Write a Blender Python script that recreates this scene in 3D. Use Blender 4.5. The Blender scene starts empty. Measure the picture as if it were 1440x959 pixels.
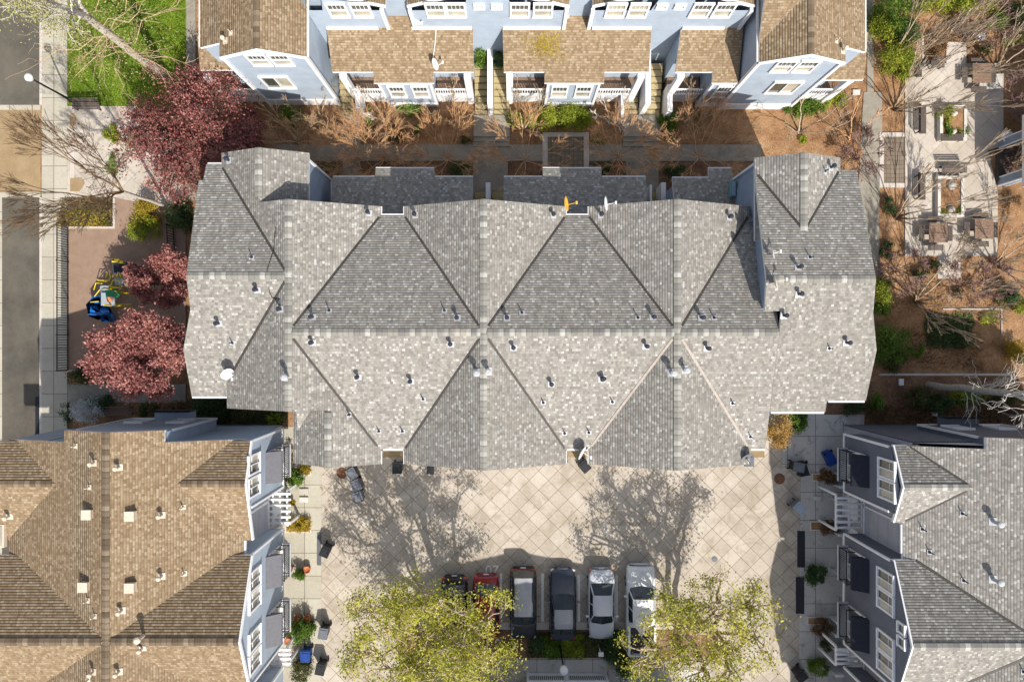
import bpy, math, random
import numpy as np
from mathutils import Vector, Matrix

# ------------------------------------------------------------------ camera, sky, sun, exposure
SC = bpy.context.scene
COL = SC.collection
H, F = 46.6, 960.0            # camera height in metres, focal length in photo pixels
cam_d = bpy.data.cameras.new('camera')
cam_d.sensor_width = 36.0
cam_d.lens = 36.0 * F / 1440.0
cam_d.clip_end = 2000.0
cam = bpy.data.objects.new('camera', cam_d)
cam.location = (0, 0, H)
COL.objects.link(cam)
SC.camera = cam

SUNV = Vector((-.39, .885, -1.0)).normalized()     # the way the light travels
world = bpy.data.worlds.new('World')
SC.world = world
world.use_nodes = True
wn = world.node_tree
sky = wn.nodes.new('ShaderNodeTexSky')
sky.sky_type = 'NISHITA'
sky.sun_disc = False
sky.sun_elevation = math.asin(-SUNV.z)
sky.sun_rotation = math.atan2(-SUNV.x, -SUNV.y)
sky.air_density = 1.0
sky.dust_density = 2.0
bg = wn.nodes['Background']
bg.inputs['Strength'].default_value = 0.13
hs = wn.nodes.new('ShaderNodeHueSaturation')      # hazy pale sky
hs.inputs['Saturation'].default_value = .62
wn.links.new(sky.outputs['Color'], hs.inputs['Color'])
wn.links.new(hs.outputs['Color'], bg.inputs['Color'])
sun_d = bpy.data.lights.new('sun', 'SUN')
sun_d.energy = 4.8
sun_d.angle = math.radians(0.55)
sun_d.color = (1.0, .945, .86)
sun = bpy.data.objects.new('sun', sun_d)
sun.rotation_euler = SUNV.to_track_quat('-Z', 'Y').to_euler()
sun.location = (20, -50, 60)
COL.objects.link(sun)
SC.view_settings.view_transform = 'Standard'
SC.view_settings.look = 'None'
SC.view_settings.gamma = 1.0
SC.view_settings.use_curve_mapping = False
SC.view_settings.exposure = 0.33
try:
    SC.cycles.max_bounces = 5
    SC.cycles.diffuse_bounces = 3
    SC.cycles.transparent_max_bounces = 4
except Exception:
    pass

# ------------------------------------------------------------------ helpers
PI = math.pi
def W(px, py, z=0.0):
    """photo pixel -> the point on the level z that is seen there"""
    k = (H - z) / F
    return ((px - 720.0) * k, (479.5 - py) * k)
def W3(px, py, z=0.0):
    x, y = W(px, py, z)
    return Vector((x, y, z))
def onS(px, py, Y):
    k = Y / (479.5 - py)
    return Vector(((px - 720.0) * k, Y, H - k * F))
def onE(px, py, X):
    k = X / (px - 720.0)
    return Vector((X, (479.5 - py) * k, H - k * F))
def PP(pts, z=0.0):
    return [W(a, b, z) for a, b in pts]
def RECT(x0, y0, x1, y1, z=0.0):
    return PP([(x0, y0), (x0, y1), (x1, y1), (x1, y0)], z)

# ------------------------------------------------------------------ materials
MATS = {}
class NT:
    def __init__(s, name):
        m = bpy.data.materials.new(name); m.use_nodes = True
        s.m = m; s.t = m.node_tree; s.b = s.t.nodes['Principled BSDF']
        MATS[name] = m
    def n(s, typ, **kw):
        nd = s.t.nodes.new(typ)
        for k, v in kw.items():
            if k.startswith('_'):
                setattr(nd, k[1:], v)
            else:
                nd.inputs[k.replace('__', ' ')].default_value = v
        return nd
    def l(s, a, b): s.t.links.new(a, b)
    def math(s, op, a, b=None, c=None):
        nd = s.t.nodes.new('ShaderNodeMath'); nd.operation = op
        for i, v in enumerate((a, b, c)):
            if v is None: continue
            if isinstance(v, (int, float)): nd.inputs[i].default_value = v
            else: s.l(v, nd.inputs[i])
        return nd.outputs[0]
    def ramp(s, fac, stops, interp='LINEAR'):
        nd = s.t.nodes.new('ShaderNodeValToRGB'); cr = nd.color_ramp
        cr.interpolation = interp
        while len(cr.elements) < len(stops): cr.elements.new(0.5)
        for e, (p, c) in zip(cr.elements, stops):
            e.position = p; e.color = (c[0], c[1], c[2], 1)
        s.l(fac, nd.inputs[0])
        return nd.outputs[0]
    def mix(s, fac, a, b, blend='MIX'):
        nd = s.t.nodes.new('ShaderNodeMix'); nd.data_type = 'RGBA'; nd.blend_type = blend
        for sock, v in ((nd.inputs[0], fac), (nd.inputs[6], a), (nd.inputs[7], b)):
            if isinstance(v, (int, float)): sock.default_value = v
            elif isinstance(v, tuple): sock.default_value = (v[0], v[1], v[2], 1)
            else: s.l(v, sock)
        return nd.outputs[2]
    def noise(s, scale, detail=4, rough=.6, vec=None, dist=0.0):
        nd = s.t.nodes.new('ShaderNodeTexNoise')
        nd.inputs['Scale'].default_value = scale; nd.inputs['Detail'].default_value = detail
        nd.inputs['Roughness'].default_value = rough; nd.inputs['Distortion'].default_value = dist
        s.l(vec if vec is not None else s.pos(), nd.inputs['Vector'])
        return nd.outputs['Fac']
    def pos(s):
        if not hasattr(s, '_g'): s._g = s.t.nodes.new('ShaderNodeNewGeometry')
        return s._g.outputs['Position']
    def uv(s):
        nd = s.t.nodes.new('ShaderNodeUVMap'); return nd.outputs[0]
    def bump(s, h, strength=.4, dist=.03):
        nd = s.t.nodes.new('ShaderNodeBump')
        nd.inputs['Strength'].default_value = strength; nd.inputs['Distance'].default_value = dist
        s.l(h, nd.inputs['Height']); s.l(nd.outputs[0], s.b.inputs['Normal'])
    def out(s, col=None, rough=.8, spec=.3, metal=0.0):
        if col is not None:
            if isinstance(col, tuple): s.b.inputs['Base Color'].default_value = (col[0], col[1], col[2], 1)
            else: s.l(col, s.b.inputs['Base Color'])
        s.b.inputs['Roughness'].default_value = rough
        s.b.inputs['Specular IOR Level'].default_value = spec
        s.b.inputs['Metallic'].default_value = metal
        return s.m

def simple(name, c, rough=.6, var=.12, scale=3.0, spec=.3, metal=0.0, coat=0.0):
    """plain paint / metal / plastic with a little wear"""
    t = NT(name)
    f = t.noise(scale, 5, .65)
    lo = tuple(v * (1 - var) for v in c); hi = tuple(min(1, v * (1 + var)) for v in c)
    t.out(t.ramp(f, [(.3, lo), (.7, hi)]), rough, spec, metal)
    if coat: t.b.inputs['Coat Weight'].default_value = coat; t.b.inputs['Coat Roughness'].default_value = .05
    return t.m

def ground_mat(name, stops, scale=1.2, fine=14.0, bump=.5, rough=.95, stain=None):
    t = NT(name)
    a = t.noise(scale, 6, .7); b = t.noise(fine, 4, .7)
    f = t.math('ADD', t.math('MULTIPLY', a, .62), t.math('MULTIPLY', b, .38))
    c = t.ramp(f, stops)
    if stain:
        s = t.noise(stain[0], 5, .75, dist=.15)
        k = t.math('MULTIPLY', t.ramp(s, [(stain[1], (0, 0, 0)), (stain[1] + .22, (1, 1, 1))]), stain[2])
        c = t.mix(k, c, stain[3])
    t.bump(b, bump, .05)
    return t.out(c, rough, .15)

def shingles(name, stops, bw=.17, rh=.145, line=.2, blotch=.18, step=.035):
    """asphalt roof shingles: UV is metres along the eave / up the slope"""
    t = NT(name)
    uv = t.uv()
    w = t.n('ShaderNodeTexNoise'); w.inputs['Scale'].default_value = .7; t.l(uv, w.inputs['Vector'])
    br = t.n('ShaderNodeTexBrick', Scale=1.0, _offset=.5, _offset_frequency=2, _squash=.72, _squash_frequency=3)
    br.inputs['Color1'].default_value = (0, 0, 0, 1); br.inputs['Color2'].default_value = (1, 1, 1, 1)
    br.inputs['Mortar'].default_value = (.3, .3, .3, 1)
    br.inputs['Mortar Size'].default_value = .006; br.inputs['Mortar Smooth'].default_value = .4
    br.inputs['Brick Width'].default_value = bw; br.inputs['Row Height'].default_value = rh
    br.inputs['Bias'].default_value = 0.0
    t.l(uv, br.inputs['Vector'])
    c = t.ramp(br.outputs['Color'], stops)
    g = t.noise(26.0, 3, .7)
    c = t.mix(.22, c, t.ramp(g, [(.3, (0, 0, 0)), (.7, (1, 1, 1))]), 'OVERLAY')
    n1 = t.noise(.35, 4, .6)
    c = t.mix(t.math('MULTIPLY', t.ramp(n1, [(.4, (0, 0, 0)), (.62, (1, 1, 1))]), blotch), c, stops[1][1])
    # run-off streaks down the slope, patches of other shade, each slope a little different
    mp = t.n('ShaderNodeMapping'); mp.inputs['Scale'].default_value = (2.2, .16, 1); t.l(uv, mp.inputs['Vector'])
    n2 = t.noise(1.0, 5, .65, mp.outputs[0])
    c = t.mix(t.ramp(n2, [(.3, (.35, .35, .35)), (.52, (0, 0, 0))]), c, stops[0][1])
    n3 = t.noise(.9, 5, .7, dist=1.2)
    c = t.mix(t.ramp(n3, [(.58, (0, 0, 0)), (.72, (.4, .4, .4))]), c, tuple(a * b for a, b in zip(stops[2][1], (1.12, .98, .84))))
    g2 = t.n('ShaderNodeNewGeometry')
    hsv = t.n('ShaderNodeHueSaturation'); t.l(c, hsv.inputs['Color'])
    t.l(t.math('ADD', t.math('MULTIPLY', g2.outputs['Random Per Island'], .14), .95), hsv.inputs['Value']); c = hsv.outputs[0]
    sep = t.n('ShaderNodeSeparateXYZ'); t.l(uv, sep.inputs[0])
    fr = t.math('FRACT', t.math('DIVIDE', sep.outputs[1], rh))
    edge = t.math('LESS_THAN', fr, .2)
    c = t.mix(t.math('MULTIPLY', edge, line), c, tuple(v * .35 for v in stops[0][1]))  # shadow line under each course's butt edge, painted into the colour
    t.l(br.outputs['Fac'], t.n('ShaderNodeMath').inputs[0])
    # stepped courses: every row's butt edge is a small step facing down the slope
    h = t.math('ADD', t.math('FLOOR', t.math('DIVIDE', sep.outputs[1], rh)), t.math('MINIMUM', t.math('DIVIDE', fr, .3), 1.0))
    t.bump(t.math('ADD', h, t.math('MULTIPLY', g, .25)), 1.0, step)
    return t.out(c, .92, .12)

def siding(name, c, pitch=.2, horiz=True):
    t = NT(name)
    sep = t.n('ShaderNodeSeparateXYZ'); t.l(t.pos(), sep.inputs[0])
    fr = t.math('FRACT', t.math('DIVIDE', sep.outputs[2], pitch))
    f = t.noise(1.3, 5, .6)
    lo = tuple(v * .9 for v in c); hi = tuple(min(1, v * 1.08) for v in c)
    col = t.ramp(f, [(.3, lo), (.7, hi)])
    col = t.mix(t.math('MULTIPLY', t.math('LESS_THAN', fr, .1), .35), col, tuple(v * .55 for v in c))
    t.bump(t.math('SUBTRACT', 1.0, fr), .35, .02)
    return t.out(col, .7, .25)

def scored(name, stops, period=1.7, ox=0.0, oy=0.0, diag=True, line=.05, stain=None, stain2=None, linecol=(.1, .075, .05)):
    """concrete with tooled joints"""
    t = NT(name)
    sep = t.n('ShaderNodeSeparateXYZ'); t.l(t.pos(), sep.inputs[0])
    x = t.math('ADD', sep.outputs[0], ox); y = t.math('ADD', sep.outputs[1], oy)
    if diag:
        u = t.math('ADD', x, y); v = t.math('SUBTRACT', x, y)
    else:
        u, v = x, y
    masks = []
    cells = []
    for q in (u, v):
        d = t.math('DIVIDE', q, period)
        fr = t.math('FRACT', d)
        dd = t.math('ABSOLUTE', t.math('SUBTRACT', fr, .5))
        masks.append(t.math('GREATER_THAN', dd, .5 - line / period))
        cells.append(t.math('FLOOR', d))
    m = t.math('MAXIMUM', masks[0], masks[1])
    cv = t.n('ShaderNodeCombineXYZ'); t.l(cells[0], cv.inputs[0]); t.l(cells[1], cv.inputs[1])
    wnz = t.n('ShaderNodeTexWhiteNoise', _noise_dimensions='2D'); t.l(cv.outputs[0], wnz.inputs[0])
    a = t.noise(.5, 6, .7); b = t.noise(7.0, 5, .7)
    f = t.math('ADD', t.math('MULTIPLY', a, .5), t.math('ADD', t.math('MULTIPLY', b, .36), t.math('MULTIPLY', wnz.outputs[0], .14)))
    c = t.ramp(f, stops)
    for st in (stain, stain2):
        if not st: continue
        s = t.noise(st[0], 5, .7, dist=.8)
        k = t.math('MULTIPLY', t.ramp(s, [(st[1], (0, 0, 0)), (st[1] + .1, (1, 1, 1))]), st[2])
        c = t.mix(k, c, st[3])
    c = t.mix(t.math('MULTIPLY', m, .8), c, linecol)
    t.bump(t.math('SUBTRACT', b, t.math('MULTIPLY', m, 1.5)), .25, .02)
    return t.out(c, .9, .2)

def leaf_mat(name, stops, trans=.35, nscale=.55):
    """leaf colour varies per leaf and per clump"""
    t = NT(name)
    g = t.n('ShaderNodeNewGeometry'); t._g = g
    f = t.math('ADD', t.math('MULTIPLY', g.outputs['Random Per Island'], .55),
               t.math('MULTIPLY', t.ramp(t.noise(nscale, 3, .6), [(.3, (0, 0, 0)), (.7, (1, 1, 1))]), .45))
    c = t.ramp(f, stops)
    t.out(c, .6, .25)
    tr = t.n('ShaderNodeBsdfTranslucent'); t.l(c, tr.inputs[0])
    mx = t.n('ShaderNodeMixShader'); mx.inputs[0].default_value = trans
    t.l(t.b.outputs[0], mx.inputs[1]); t.l(tr.outputs[0], mx.inputs[2])
    t.l(mx.outputs[0], t.t.nodes['Material Output'].inputs[0])
    return t.m

def bark(name, a, b, scale=6):
    t = NT(name)
    f = t.noise(scale, 5, .7)
    t.bump(f, .6, .03)
    return t.out(t.ramp(f, [(.3, a), (.7, b)]), .9, .1)

def glass_mat(name, c, rough=.06):
    t = NT(name); f = t.noise(.8, 2, .5)
    return t.out(t.ramp(f, [(.35, tuple(v * .6 for v in c)), (.65, c)]), rough, .8)

g3 = [(0, (.175, .165, .152)), (.3, (.232, .218, .196)), (.6, (.27, .254, .229)), (.86, (.318, .301, .273)), (1, (.46, .452, .425))]
shingles('grey_shingle', g3, step=.02)
shingles('grey_cap', [(0, (.17, .165, .155)), (.5, (.26, .25, .22)), (1, (.46, .45, .42))], bw=.9, rh=.3, line=.2, step=.012)
shingles('brown_shingle', [(0, (.185, .13, .078)), (.35, (.235, .17, .105)), (.7, (.282, .212, .138)), (1, (.36, .285, .195))], line=.3, blotch=.12)
shingles('brown_cap', [(0, (.1, .075, .05)), (.5, (.17, .13, .09)), (1, (.27, .21, .15))], bw=.9, rh=.3, line=.25, step=.012)
siding('blue_siding', (.25, .31, .40))
siding('pale_blue_siding', (.36, .425, .505))
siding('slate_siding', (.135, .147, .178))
siding('grey_panel', (.42, .42, .46), pitch=1.1)
siding('tan_siding', (.42, .33, .2))
simple('white_trim', (.79, .79, .8), .5, .06)
simple('dull_trim', (.52, .53, .54), .6, .08)
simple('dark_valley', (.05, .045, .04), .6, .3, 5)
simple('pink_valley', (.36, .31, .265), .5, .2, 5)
simple('gutter_metal', (.6, .6, .6), .45, .1)
simple('black_metal', (.012, .012, .014), .45, .3)
simple('black_plastic', (.02, .021, .024), .4, .3, 6)
simple('grey_plastic', (.13, .14, .16), .45, .15, 6)
simple('blue_plastic', (.012, .05, .24), .4, .2, 6)
simple('flashing', (.42, .425, .44), .45, .2, 8)
simple('cream_metal', (.58, .5, .4), .5, .12, 6)
simple('vent_dark', (.03, .032, .045), .5, .3, 8)
simple('white_dish', (.75, .75, .74), .4, .05)
simple('cream_dish', (.66, .6, .5), .45, .1)
simple('yellow_dish', (.75, .42, .06), .45, .1)
simple('grey_canvas', (.14, .14, .155), .8, .12, 5)
simple('navy_canvas', (.018, .02, .032), .8, .2, 5)
simple('terracotta', (.42, .14, .06), .8, .2, 5)
simple('dark_wood', (.1, .08, .07), .75, .35, 9)
simple('wood', (.2, .13, .09), .75, .3, 9)
simple('concrete_block', (.55, .52, .47), .9, .15, 5)
simple('paint_line', (.7, .7, .68), .7, .2, 9)
simple('rubber', (.016, .017, .025), .7, .3, 9)
simple('rust', (.16, .075, .04), .8, .35, 9)
simple('tyre', (.012, .012, .012), .8, .2)
simple('chrome', (.55, .56, .58), .2, .1, metal=.8)
simple('teal', (.12, .34, .36), .6, .15)
simple('yellow_paint', (.72, .55, .03), .4, .1)
simple('green_paint', (.02, .2, .09), .4, .15)
simple('steel_blue', (.3, .36, .42), .5, .15, 9)
simple('blue_slide', (.015, .16, .52), .25, .1, coat=.5)
simple('orange_plastic', (.7, .25, .1), .5, .1)
simple('stone_wall', (.45, .42, .37), .9, .25, 8)
glass_mat('window_glass', (.09, .1, .085))
glass_mat('blind_glass', (.5, .47, .38), .15)
glass_mat('car_glass', (.035, .045, .05), .04)
ground_mat('mulch', [(.3, (.07, .038, .022)), (.42, (.19, .1, .05)), (.54, (.33, .19, .1)), (.68, (.5, .34, .21))], .55, 9, 1.0, stain=(.35, .55, .55, (.33, .27, .16)))
ground_mat('dark_mulch', [(.32, (.06, .035, .022)), (.48, (.18, .1, .06)), (.68, (.36, .23, .14))], .7, 9, 1.0)
ground_mat('asphalt', [(.25, (.045, .04, .035)), (.5, (.085, .078, .066)), (.75, (.14, .13, .11))], .5, 14, .3, stain=(.12, .42, .55, (.17, .15, .115)))
ground_mat('grey_path', [(.25, (.17, .15, .12)), (.5, (.27, .245, .2)), (.75, (.38, .35, .3))], .9, 7, .2, stain=(.8, .55, .6, (.1, .085, .07)))
ground_mat('turf', [(.3, (.05, .1, .012)), (.48, (.13, .22, .02)), (.62, (.24, .31, .04)), (.72, (.33, .33, .09))], .5, 9, .8)
ground_mat('rubber_ground', [(.25, (.2, .135, .095)), (.5, (.27, .185, .135)), (.75, (.34, .24, .18))], 1.5, 30, .3)
ground_mat('brown_paver', [(.25, (.2, .145, .08)), (.5, (.3, .215, .12)), (.75, (.4, .3, .18))], .8, 12, .3)
ground_mat('stone_edge', [(.25, (.38, .33, .3)), (.5, (.5, .45, .4)), (.75, (.62, .57, .52))], 2, 16, .3)
scored('courtyard_concrete', [(.22, (.28, .23, .18)), (.5, (.44, .385, .32)), (.78, (.59, .535, .465))], 1.315, .15, .30, line=.02,
       stain=(.7, .5, .65, (.32, .27, .205)), stain2=(2.2, .63, .6, (.12, .09, .07)))
scored('plaza_concrete', [(.25, (.33, .28, .23)), (.5, (.45, .4, .34)), (.75, (.6, .54, .48))], 1.6, .3, .1, line=.012, stain=(1.0, .54, .6, (.28, .24, .2)))
scored('walk_concrete', [(.25, (.3, .275, .22)), (.5, (.41, .38, .31)), (.75, (.51, .48, .4))], 1.55, .2, .5, diag=False, line=.02, stain=(1.6, .62, .4, (.3, .27, .22)))
scored('pad_concrete', [(.25, (.34, .32, .3)), (.5, (.47, .45, .42)), (.75, (.58, .56, .53))], 1.9, .2, .8, diag=False, line=.02, stain=(1.3, .56, .6, (.16, .15, .14)))
scored('dark_paver', [(.25, (.12, .095, .07)), (.5, (.2, .16, .12)), (.75, (.28, .23, .18))], .3, 0, 0, diag=False, line=.02)
scored('stair_tan', [(.25, (.32, .26, .14)), (.5, (.41, .34, .19)), (.75, (.48, .41, .26))], 40, 0, 0, diag=False, line=.0)

leaf_mat('plum_leaf', [(0, (.05, .016, .02)), (.3, (.19, .06, .06)), (.62, (.4, .155, .135)), (1, (.62, .31, .25))], .35)
leaf_mat('pink_plum_leaf', [(0, (.1, .035, .038)), (.3, (.32, .12, .11)), (.62, (.52, .235, .2)), (1, (.74, .42, .35))], .35)
leaf_mat('spring_leaf', [(0, (.12, .15, .02)), (.28, (.28, .32, .035)), (.6, (.56, .53, .075)), (1, (.8, .74, .26))], .42)
leaf_mat('bud_leaf', [(0, (.24, .25, .08)), (.5, (.4, .4, .14)), (1, (.52, .5, .25))], .4)
leaf_mat('green_leaf', [(0, (.02, .045, .01)), (.35, (.08, .16, .02)), (.7, (.2, .31, .04)), (1, (.38, .47, .1))], .35)
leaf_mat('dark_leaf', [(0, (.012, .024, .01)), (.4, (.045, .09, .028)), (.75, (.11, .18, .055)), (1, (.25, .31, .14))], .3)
leaf_mat('lime_leaf', [(0, (.07, .1, .01)), (.35, (.22, .28, .025)), (.7, (.42, .46, .05)), (1, (.62, .58, .12))], .35)
leaf_mat('yellow_leaf', [(0, (.16, .11, .015)), (.4, (.38, .28, .03)), (.75, (.55, .42, .05)), (1, (.68, .5, .1))], .35)
leaf_mat('gold_leaf', [(0, (.25, .13, .03)), (.45, (.5, .31, .09)), (1, (.72, .52, .22))], .35)
leaf_mat('rusty_leaf', [(0, (.08, .05, .02)), (.45, (.2, .12, .06)), (.8, (.3, .18, .09)), (1, (.4, .28, .16))], .3)
leaf_mat('olive_leaf', [(0, (.03, .035, .012)), (.45, (.09, .1, .03)), (.8, (.17, .17, .06)), (1, (.28, .26, .12))], .3)
leaf_mat('white_flower', [(0, (.3, .32, .28)), (.4, (.6, .6, .6)), (1, (.8, .8, .8))], .3)
leaf_mat('grass_blade', [(0, (.07, .12, .012)), (.35, (.18, .27, .02)), (.7, (.34, .4, .045)), (1, (.52, .5, .14))], .4)
bark('pale_bark', (.3, .27, .23), (.58, .53, .47))
bark('brown_bark', (.13, .085, .05), (.3, .2, .12))
bark('dark_bark', (.06, .045, .035), (.16, .12, .09))
bark('orange_twig', (.48, .26, .12), (.8, .5, .28), 3)
bark('tawny_twig', (.42, .25, .13), (.72, .48, .29), 3)
bark('grey_twig', (.3, .23, .16), (.56, .45, .33), 3)
bark('tan_twig', (.34, .24, .14), (.58, .44, .29), 3)
bark('white_twig', (.5, .46, .41), (.7, .65, .58), 3)
bark('pink_twig', (.2, .12, .11), (.36, .24, .21), 3)

# ------------------------------------------------------------------ mesh builder
class MB:
    def __init__(s): s.v = []; s.f = []; s.mi = []; s.uv = {}
    def quad(s, *pts, mi=0, uv=None):
        b = len(s.v); s.v += [tuple(p) for p in pts]
        s.f.append(tuple(range(b, b + len(pts)))); s.mi.append(mi)
        if uv: s.uv[len(s.f) - 1] = uv
        return s
    def box(s, c, d, rz=0.0, mi=0, M=None, taper=1.0):
        x, y, z = d[0] / 2, d[1] / 2, d[2] / 2
        P = [Vector((sx * x * (taper if sz < 0 else 1), sy * y * (taper if sz < 0 else 1), sz * z)) for sz in (-1, 1) for sx, sy in ((-1, -1), (1, -1), (1, 1), (-1, 1))]
        if rz: P = [Matrix.Rotation(rz, 3, 'Z') @ p for p in P]
        if M is not None: P = [M @ p for p in P]
        P = [p + Vector(c) for p in P]
        b = len(s.v); s.v += [tuple(p) for p in P]
        for f in ((3, 2, 1, 0), (4, 5, 6, 7), (0, 1, 5, 4), (1, 2, 6, 5), (2, 3, 7, 6), (3, 0, 4, 7)):
            s.f.append(tuple(b + i for i in f)); s.mi.append(mi)
        return s
    def prism(s, poly, z0, z1, mi=0):
        a = sum(poly[i][0] * poly[(i + 1) % len(poly)][1] - poly[(i + 1) % len(poly)][0] * poly[i][1] for i in range(len(poly)))
        if a < 0: poly = poly[::-1]
        n = len(poly); b = len(s.v)
        s.v += [(p[0], p[1], z0) for p in poly] + [(p[0], p[1], z1) for p in poly]
        s.f.append(tuple(b + i for i in range(n - 1, -1, -1))); s.mi.append(mi)
        s.f.append(tuple(b + n + i for i in range(n))); s.mi.append(mi)
        for i in range(n):
            j = (i + 1) % n
            s.f.append((b + i, b + j, b + n + j, b + n + i)); s.mi.append(mi)
        return s
    def sheet(s, poly, z, mi=0):
        a = sum(poly[i][0] * poly[(i + 1) % len(poly)][1] - poly[(i + 1) % len(poly)][0] * poly[i][1] for i in range(len(poly)))
        if a < 0: poly = poly[::-1]
        return s.quad(*[(p[0], p[1], z) for p in poly], mi=mi)
    def tube(s, pts, r, n=6, mi=0, cap=True):
        pts = [Vector(p) for p in pts]
        rs = r if isinstance(r, (list, tuple)) else [r] * len(pts)
        b = len(s.v); pd = None; X = None
        for i, p in enumerate(pts):
            d = (pts[min(i + 1, len(pts) - 1)] - pts[max(i - 1, 0)])
            d = d.normalized() if d.length > 1e-9 else Vector((0, 0, 1))
            if X is None:
                X = d.cross(Vector((.31, .17, .93)))
                if X.length < .05: X = d.cross(Vector((1, 0, 0)))
            X = (X - d * X.dot(d)).normalized(); Y = d.cross(X)
            for k in range(n):
                a = 2 * PI * k / n
                s.v.append(tuple(p + (X * math.cos(a) + Y * math.sin(a)) * rs[i]))
        for i in range(len(pts) - 1):
            for k in range(n):
                k2 = (k + 1) % n
                s.f.append((b + i * n + k, b + i * n + k2, b + (i + 1) * n + k2, b + (i + 1) * n + k)); s.mi.append(mi)
        if cap:
            s.f.append(tuple(b + k for k in range(n - 1, -1, -1))); s.mi.append(mi)
            e = b + (len(pts) - 1) * n
            s.f.append(tuple(e + k for k in range(n))); s.mi.append(mi)
        return s
    def lathe(s, prof, c=(0, 0, 0), n=14, mi=0, M=None):
        b = len(s.v); c = Vector(c)
        for r, z in prof:
            for k in range(n):
                a = 2 * PI * k / n
                p = Vector((r * math.cos(a), r * math.sin(a), z))
                if M is not None: p = M @ p
                s.v.append(tuple(p + c))
        for i in range(len(prof) - 1):
            for k in range(n):
                k2 = (k + 1) % n
                s.f.append((b + i * n + k, b + i * n + k2, b + (i + 1) * n + k2, b + (i + 1) * n + k)); s.mi.append(mi)
        s.f.append(tuple(b + k for k in range(n - 1, -1, -1))); s.mi.append(mi)
        e = b + (len(prof) - 1) * n
        s.f.append(tuple(e + k for k in range(n))); s.mi.append(mi)
        return s
    def build(s, name, mats, parent=None, smooth=False, off=None):
        me = bpy.data.meshes.new(name)
        o3 = Vector(off) if off is not None else (root_loc(parent) if parent is not None else Vector((0, 0, 0)))
        me.from_pydata([(v[0] - o3.x, v[1] - o3.y, v[2] - o3.z) for v in s.v], [], s.f)
        for m in (mats if isinstance(mats, (list, tuple)) else [mats]): me.materials.append(MATS[m])
        me.polygons.foreach_set('material_index', s.mi)
        if smooth: me.polygons.foreach_set('use_smooth', [True] * len(s.f))
        if s.uv:
            ul = me.uv_layers.new(name='UVMap')
            for fi, uvs in s.uv.items():
                for li, q in zip(me.polygons[fi].loop_indices, uvs): ul.data[li].uv = q
        me.update()
        ob = bpy.data.objects.new(name, me); COL.objects.link(ob)
        if parent is not None: ob.parent = parent
        return ob
def root_loc(o):
    v = Vector((0, 0, 0))
    while o is not None:
        v = v + o.location; o = o.parent
    return v
def tag(o, label, cat, group=None, kind=None):
    if label: o['label'] = label
    if cat: o['category'] = cat
    if group: o['group'] = group
    if kind: o['kind'] = kind
    return o
def thing(name, label, cat, loc=(0, 0, 0), rz=0.0, group=None):
    o = bpy.data.objects.new(name, None); COL.objects.link(o)
    o.location = loc; o.rotation_euler = (0, 0, rz)
    return tag(o, label, cat, group)
def copy_thing(o, loc, rz, label, group=None):
    r = o.copy(); COL.objects.link(r); r.location = loc; r.rotation_euler = (0, 0, rz)
    r['label'] = label
    if group: r['group'] = group
    for ch in list(o.children):
        c = ch.copy(); COL.objects.link(c); c.parent = r
        for g in list(ch.children):
            d = g.copy(); COL.objects.link(d); d.parent = c
    return r
def struct(name, mb, mat):
    o = mb.build(name, mat); o['kind'] = 'structure'; return o
Z0 = Vector((0, 0, 0))
# ------------------------------------------------------------------ ground, road, paving
struct('ground', MB().sheet([(-400, -400), (400, -400), (400, 400), (-400, 400)], 0), 'mulch')
def sheet(name, pts, mat, z=.004): return struct(name, MB().sheet(PP(pts), z), mat)
def slab(name, pts, mat, z1, z0=-.05): return struct(name, MB().prism(PP(pts), z0, z1), mat)
def rect(x0, y0, x1, y1): return [(x0, y0), (x1, y0), (x1, y1), (x0, y1)]
sheet('road', rect(-420, -500, 57, 1500), 'asphalt', .004)
sheet('road_crossing', rect(-180, 155, 57, 271), 'brown_paver', .008)
sheet('road_crossing_edge', rect(-180, 148, 57, 155), 'walk_concrete', .008)
sheet('road_crossing_edge', rect(-180, 271, 57, 278), 'walk_concrete', .008)
sheet('road_gutter', rect(-6, 278, 3, 1500), 'walk_concrete', .008)
slab('sidewalk', rect(60.5, -500, 96, 610), 'walk_concrete', .12)
slab('kerb', rect(57, -500, 60.5, 148), 'stone_edge', .115)
slab('kerb', rect(57, 278, 60.5, 610), 'stone_edge', .115)
slab('lawn', rect(96, -200, 263, 150), 'turf', .1)
slab('path', rect(263, -200, 276, 110), 'grey_path', .11)
slab('plaza', [(96, 149), (190, 149), (250, 200), (262, 290), (200, 286), (162, 278), (96, 278)], 'plaza_concrete', .1)
slab('plaza_step', rect(100, 151, 106, 278), 'stone_edge', .115)
slab('plaza_inlay', [(100, 160), (106, 160), (110, 170), (103, 182), (100, 180)], 'brown_paver', .118)
slab('plaza_inlay', [(100, 251), (116, 251), (121, 258), (113, 270), (100, 270)], 'brown_paver', .118)
slab('playground_floor', [(97, 322), (163, 322), (163, 279), (190, 279), (262, 300), (262, 520), (97, 520)], 'rubber_ground', .08)
slab('playground_edge', rect(96, 319, 163, 322), 'stone_edge', .13)
slab('playground_edge', rect(160, 279, 163, 319), 'stone_edge', .13)
slab('playground_edge', rect(96, 520, 165, 523), 'stone_edge', .13)
slab('path', rect(96, 540, 262, 566), 'grey_path', .1)
slab('path', rect(262, 200, 277, 282), 'grey_path', .08)
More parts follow.
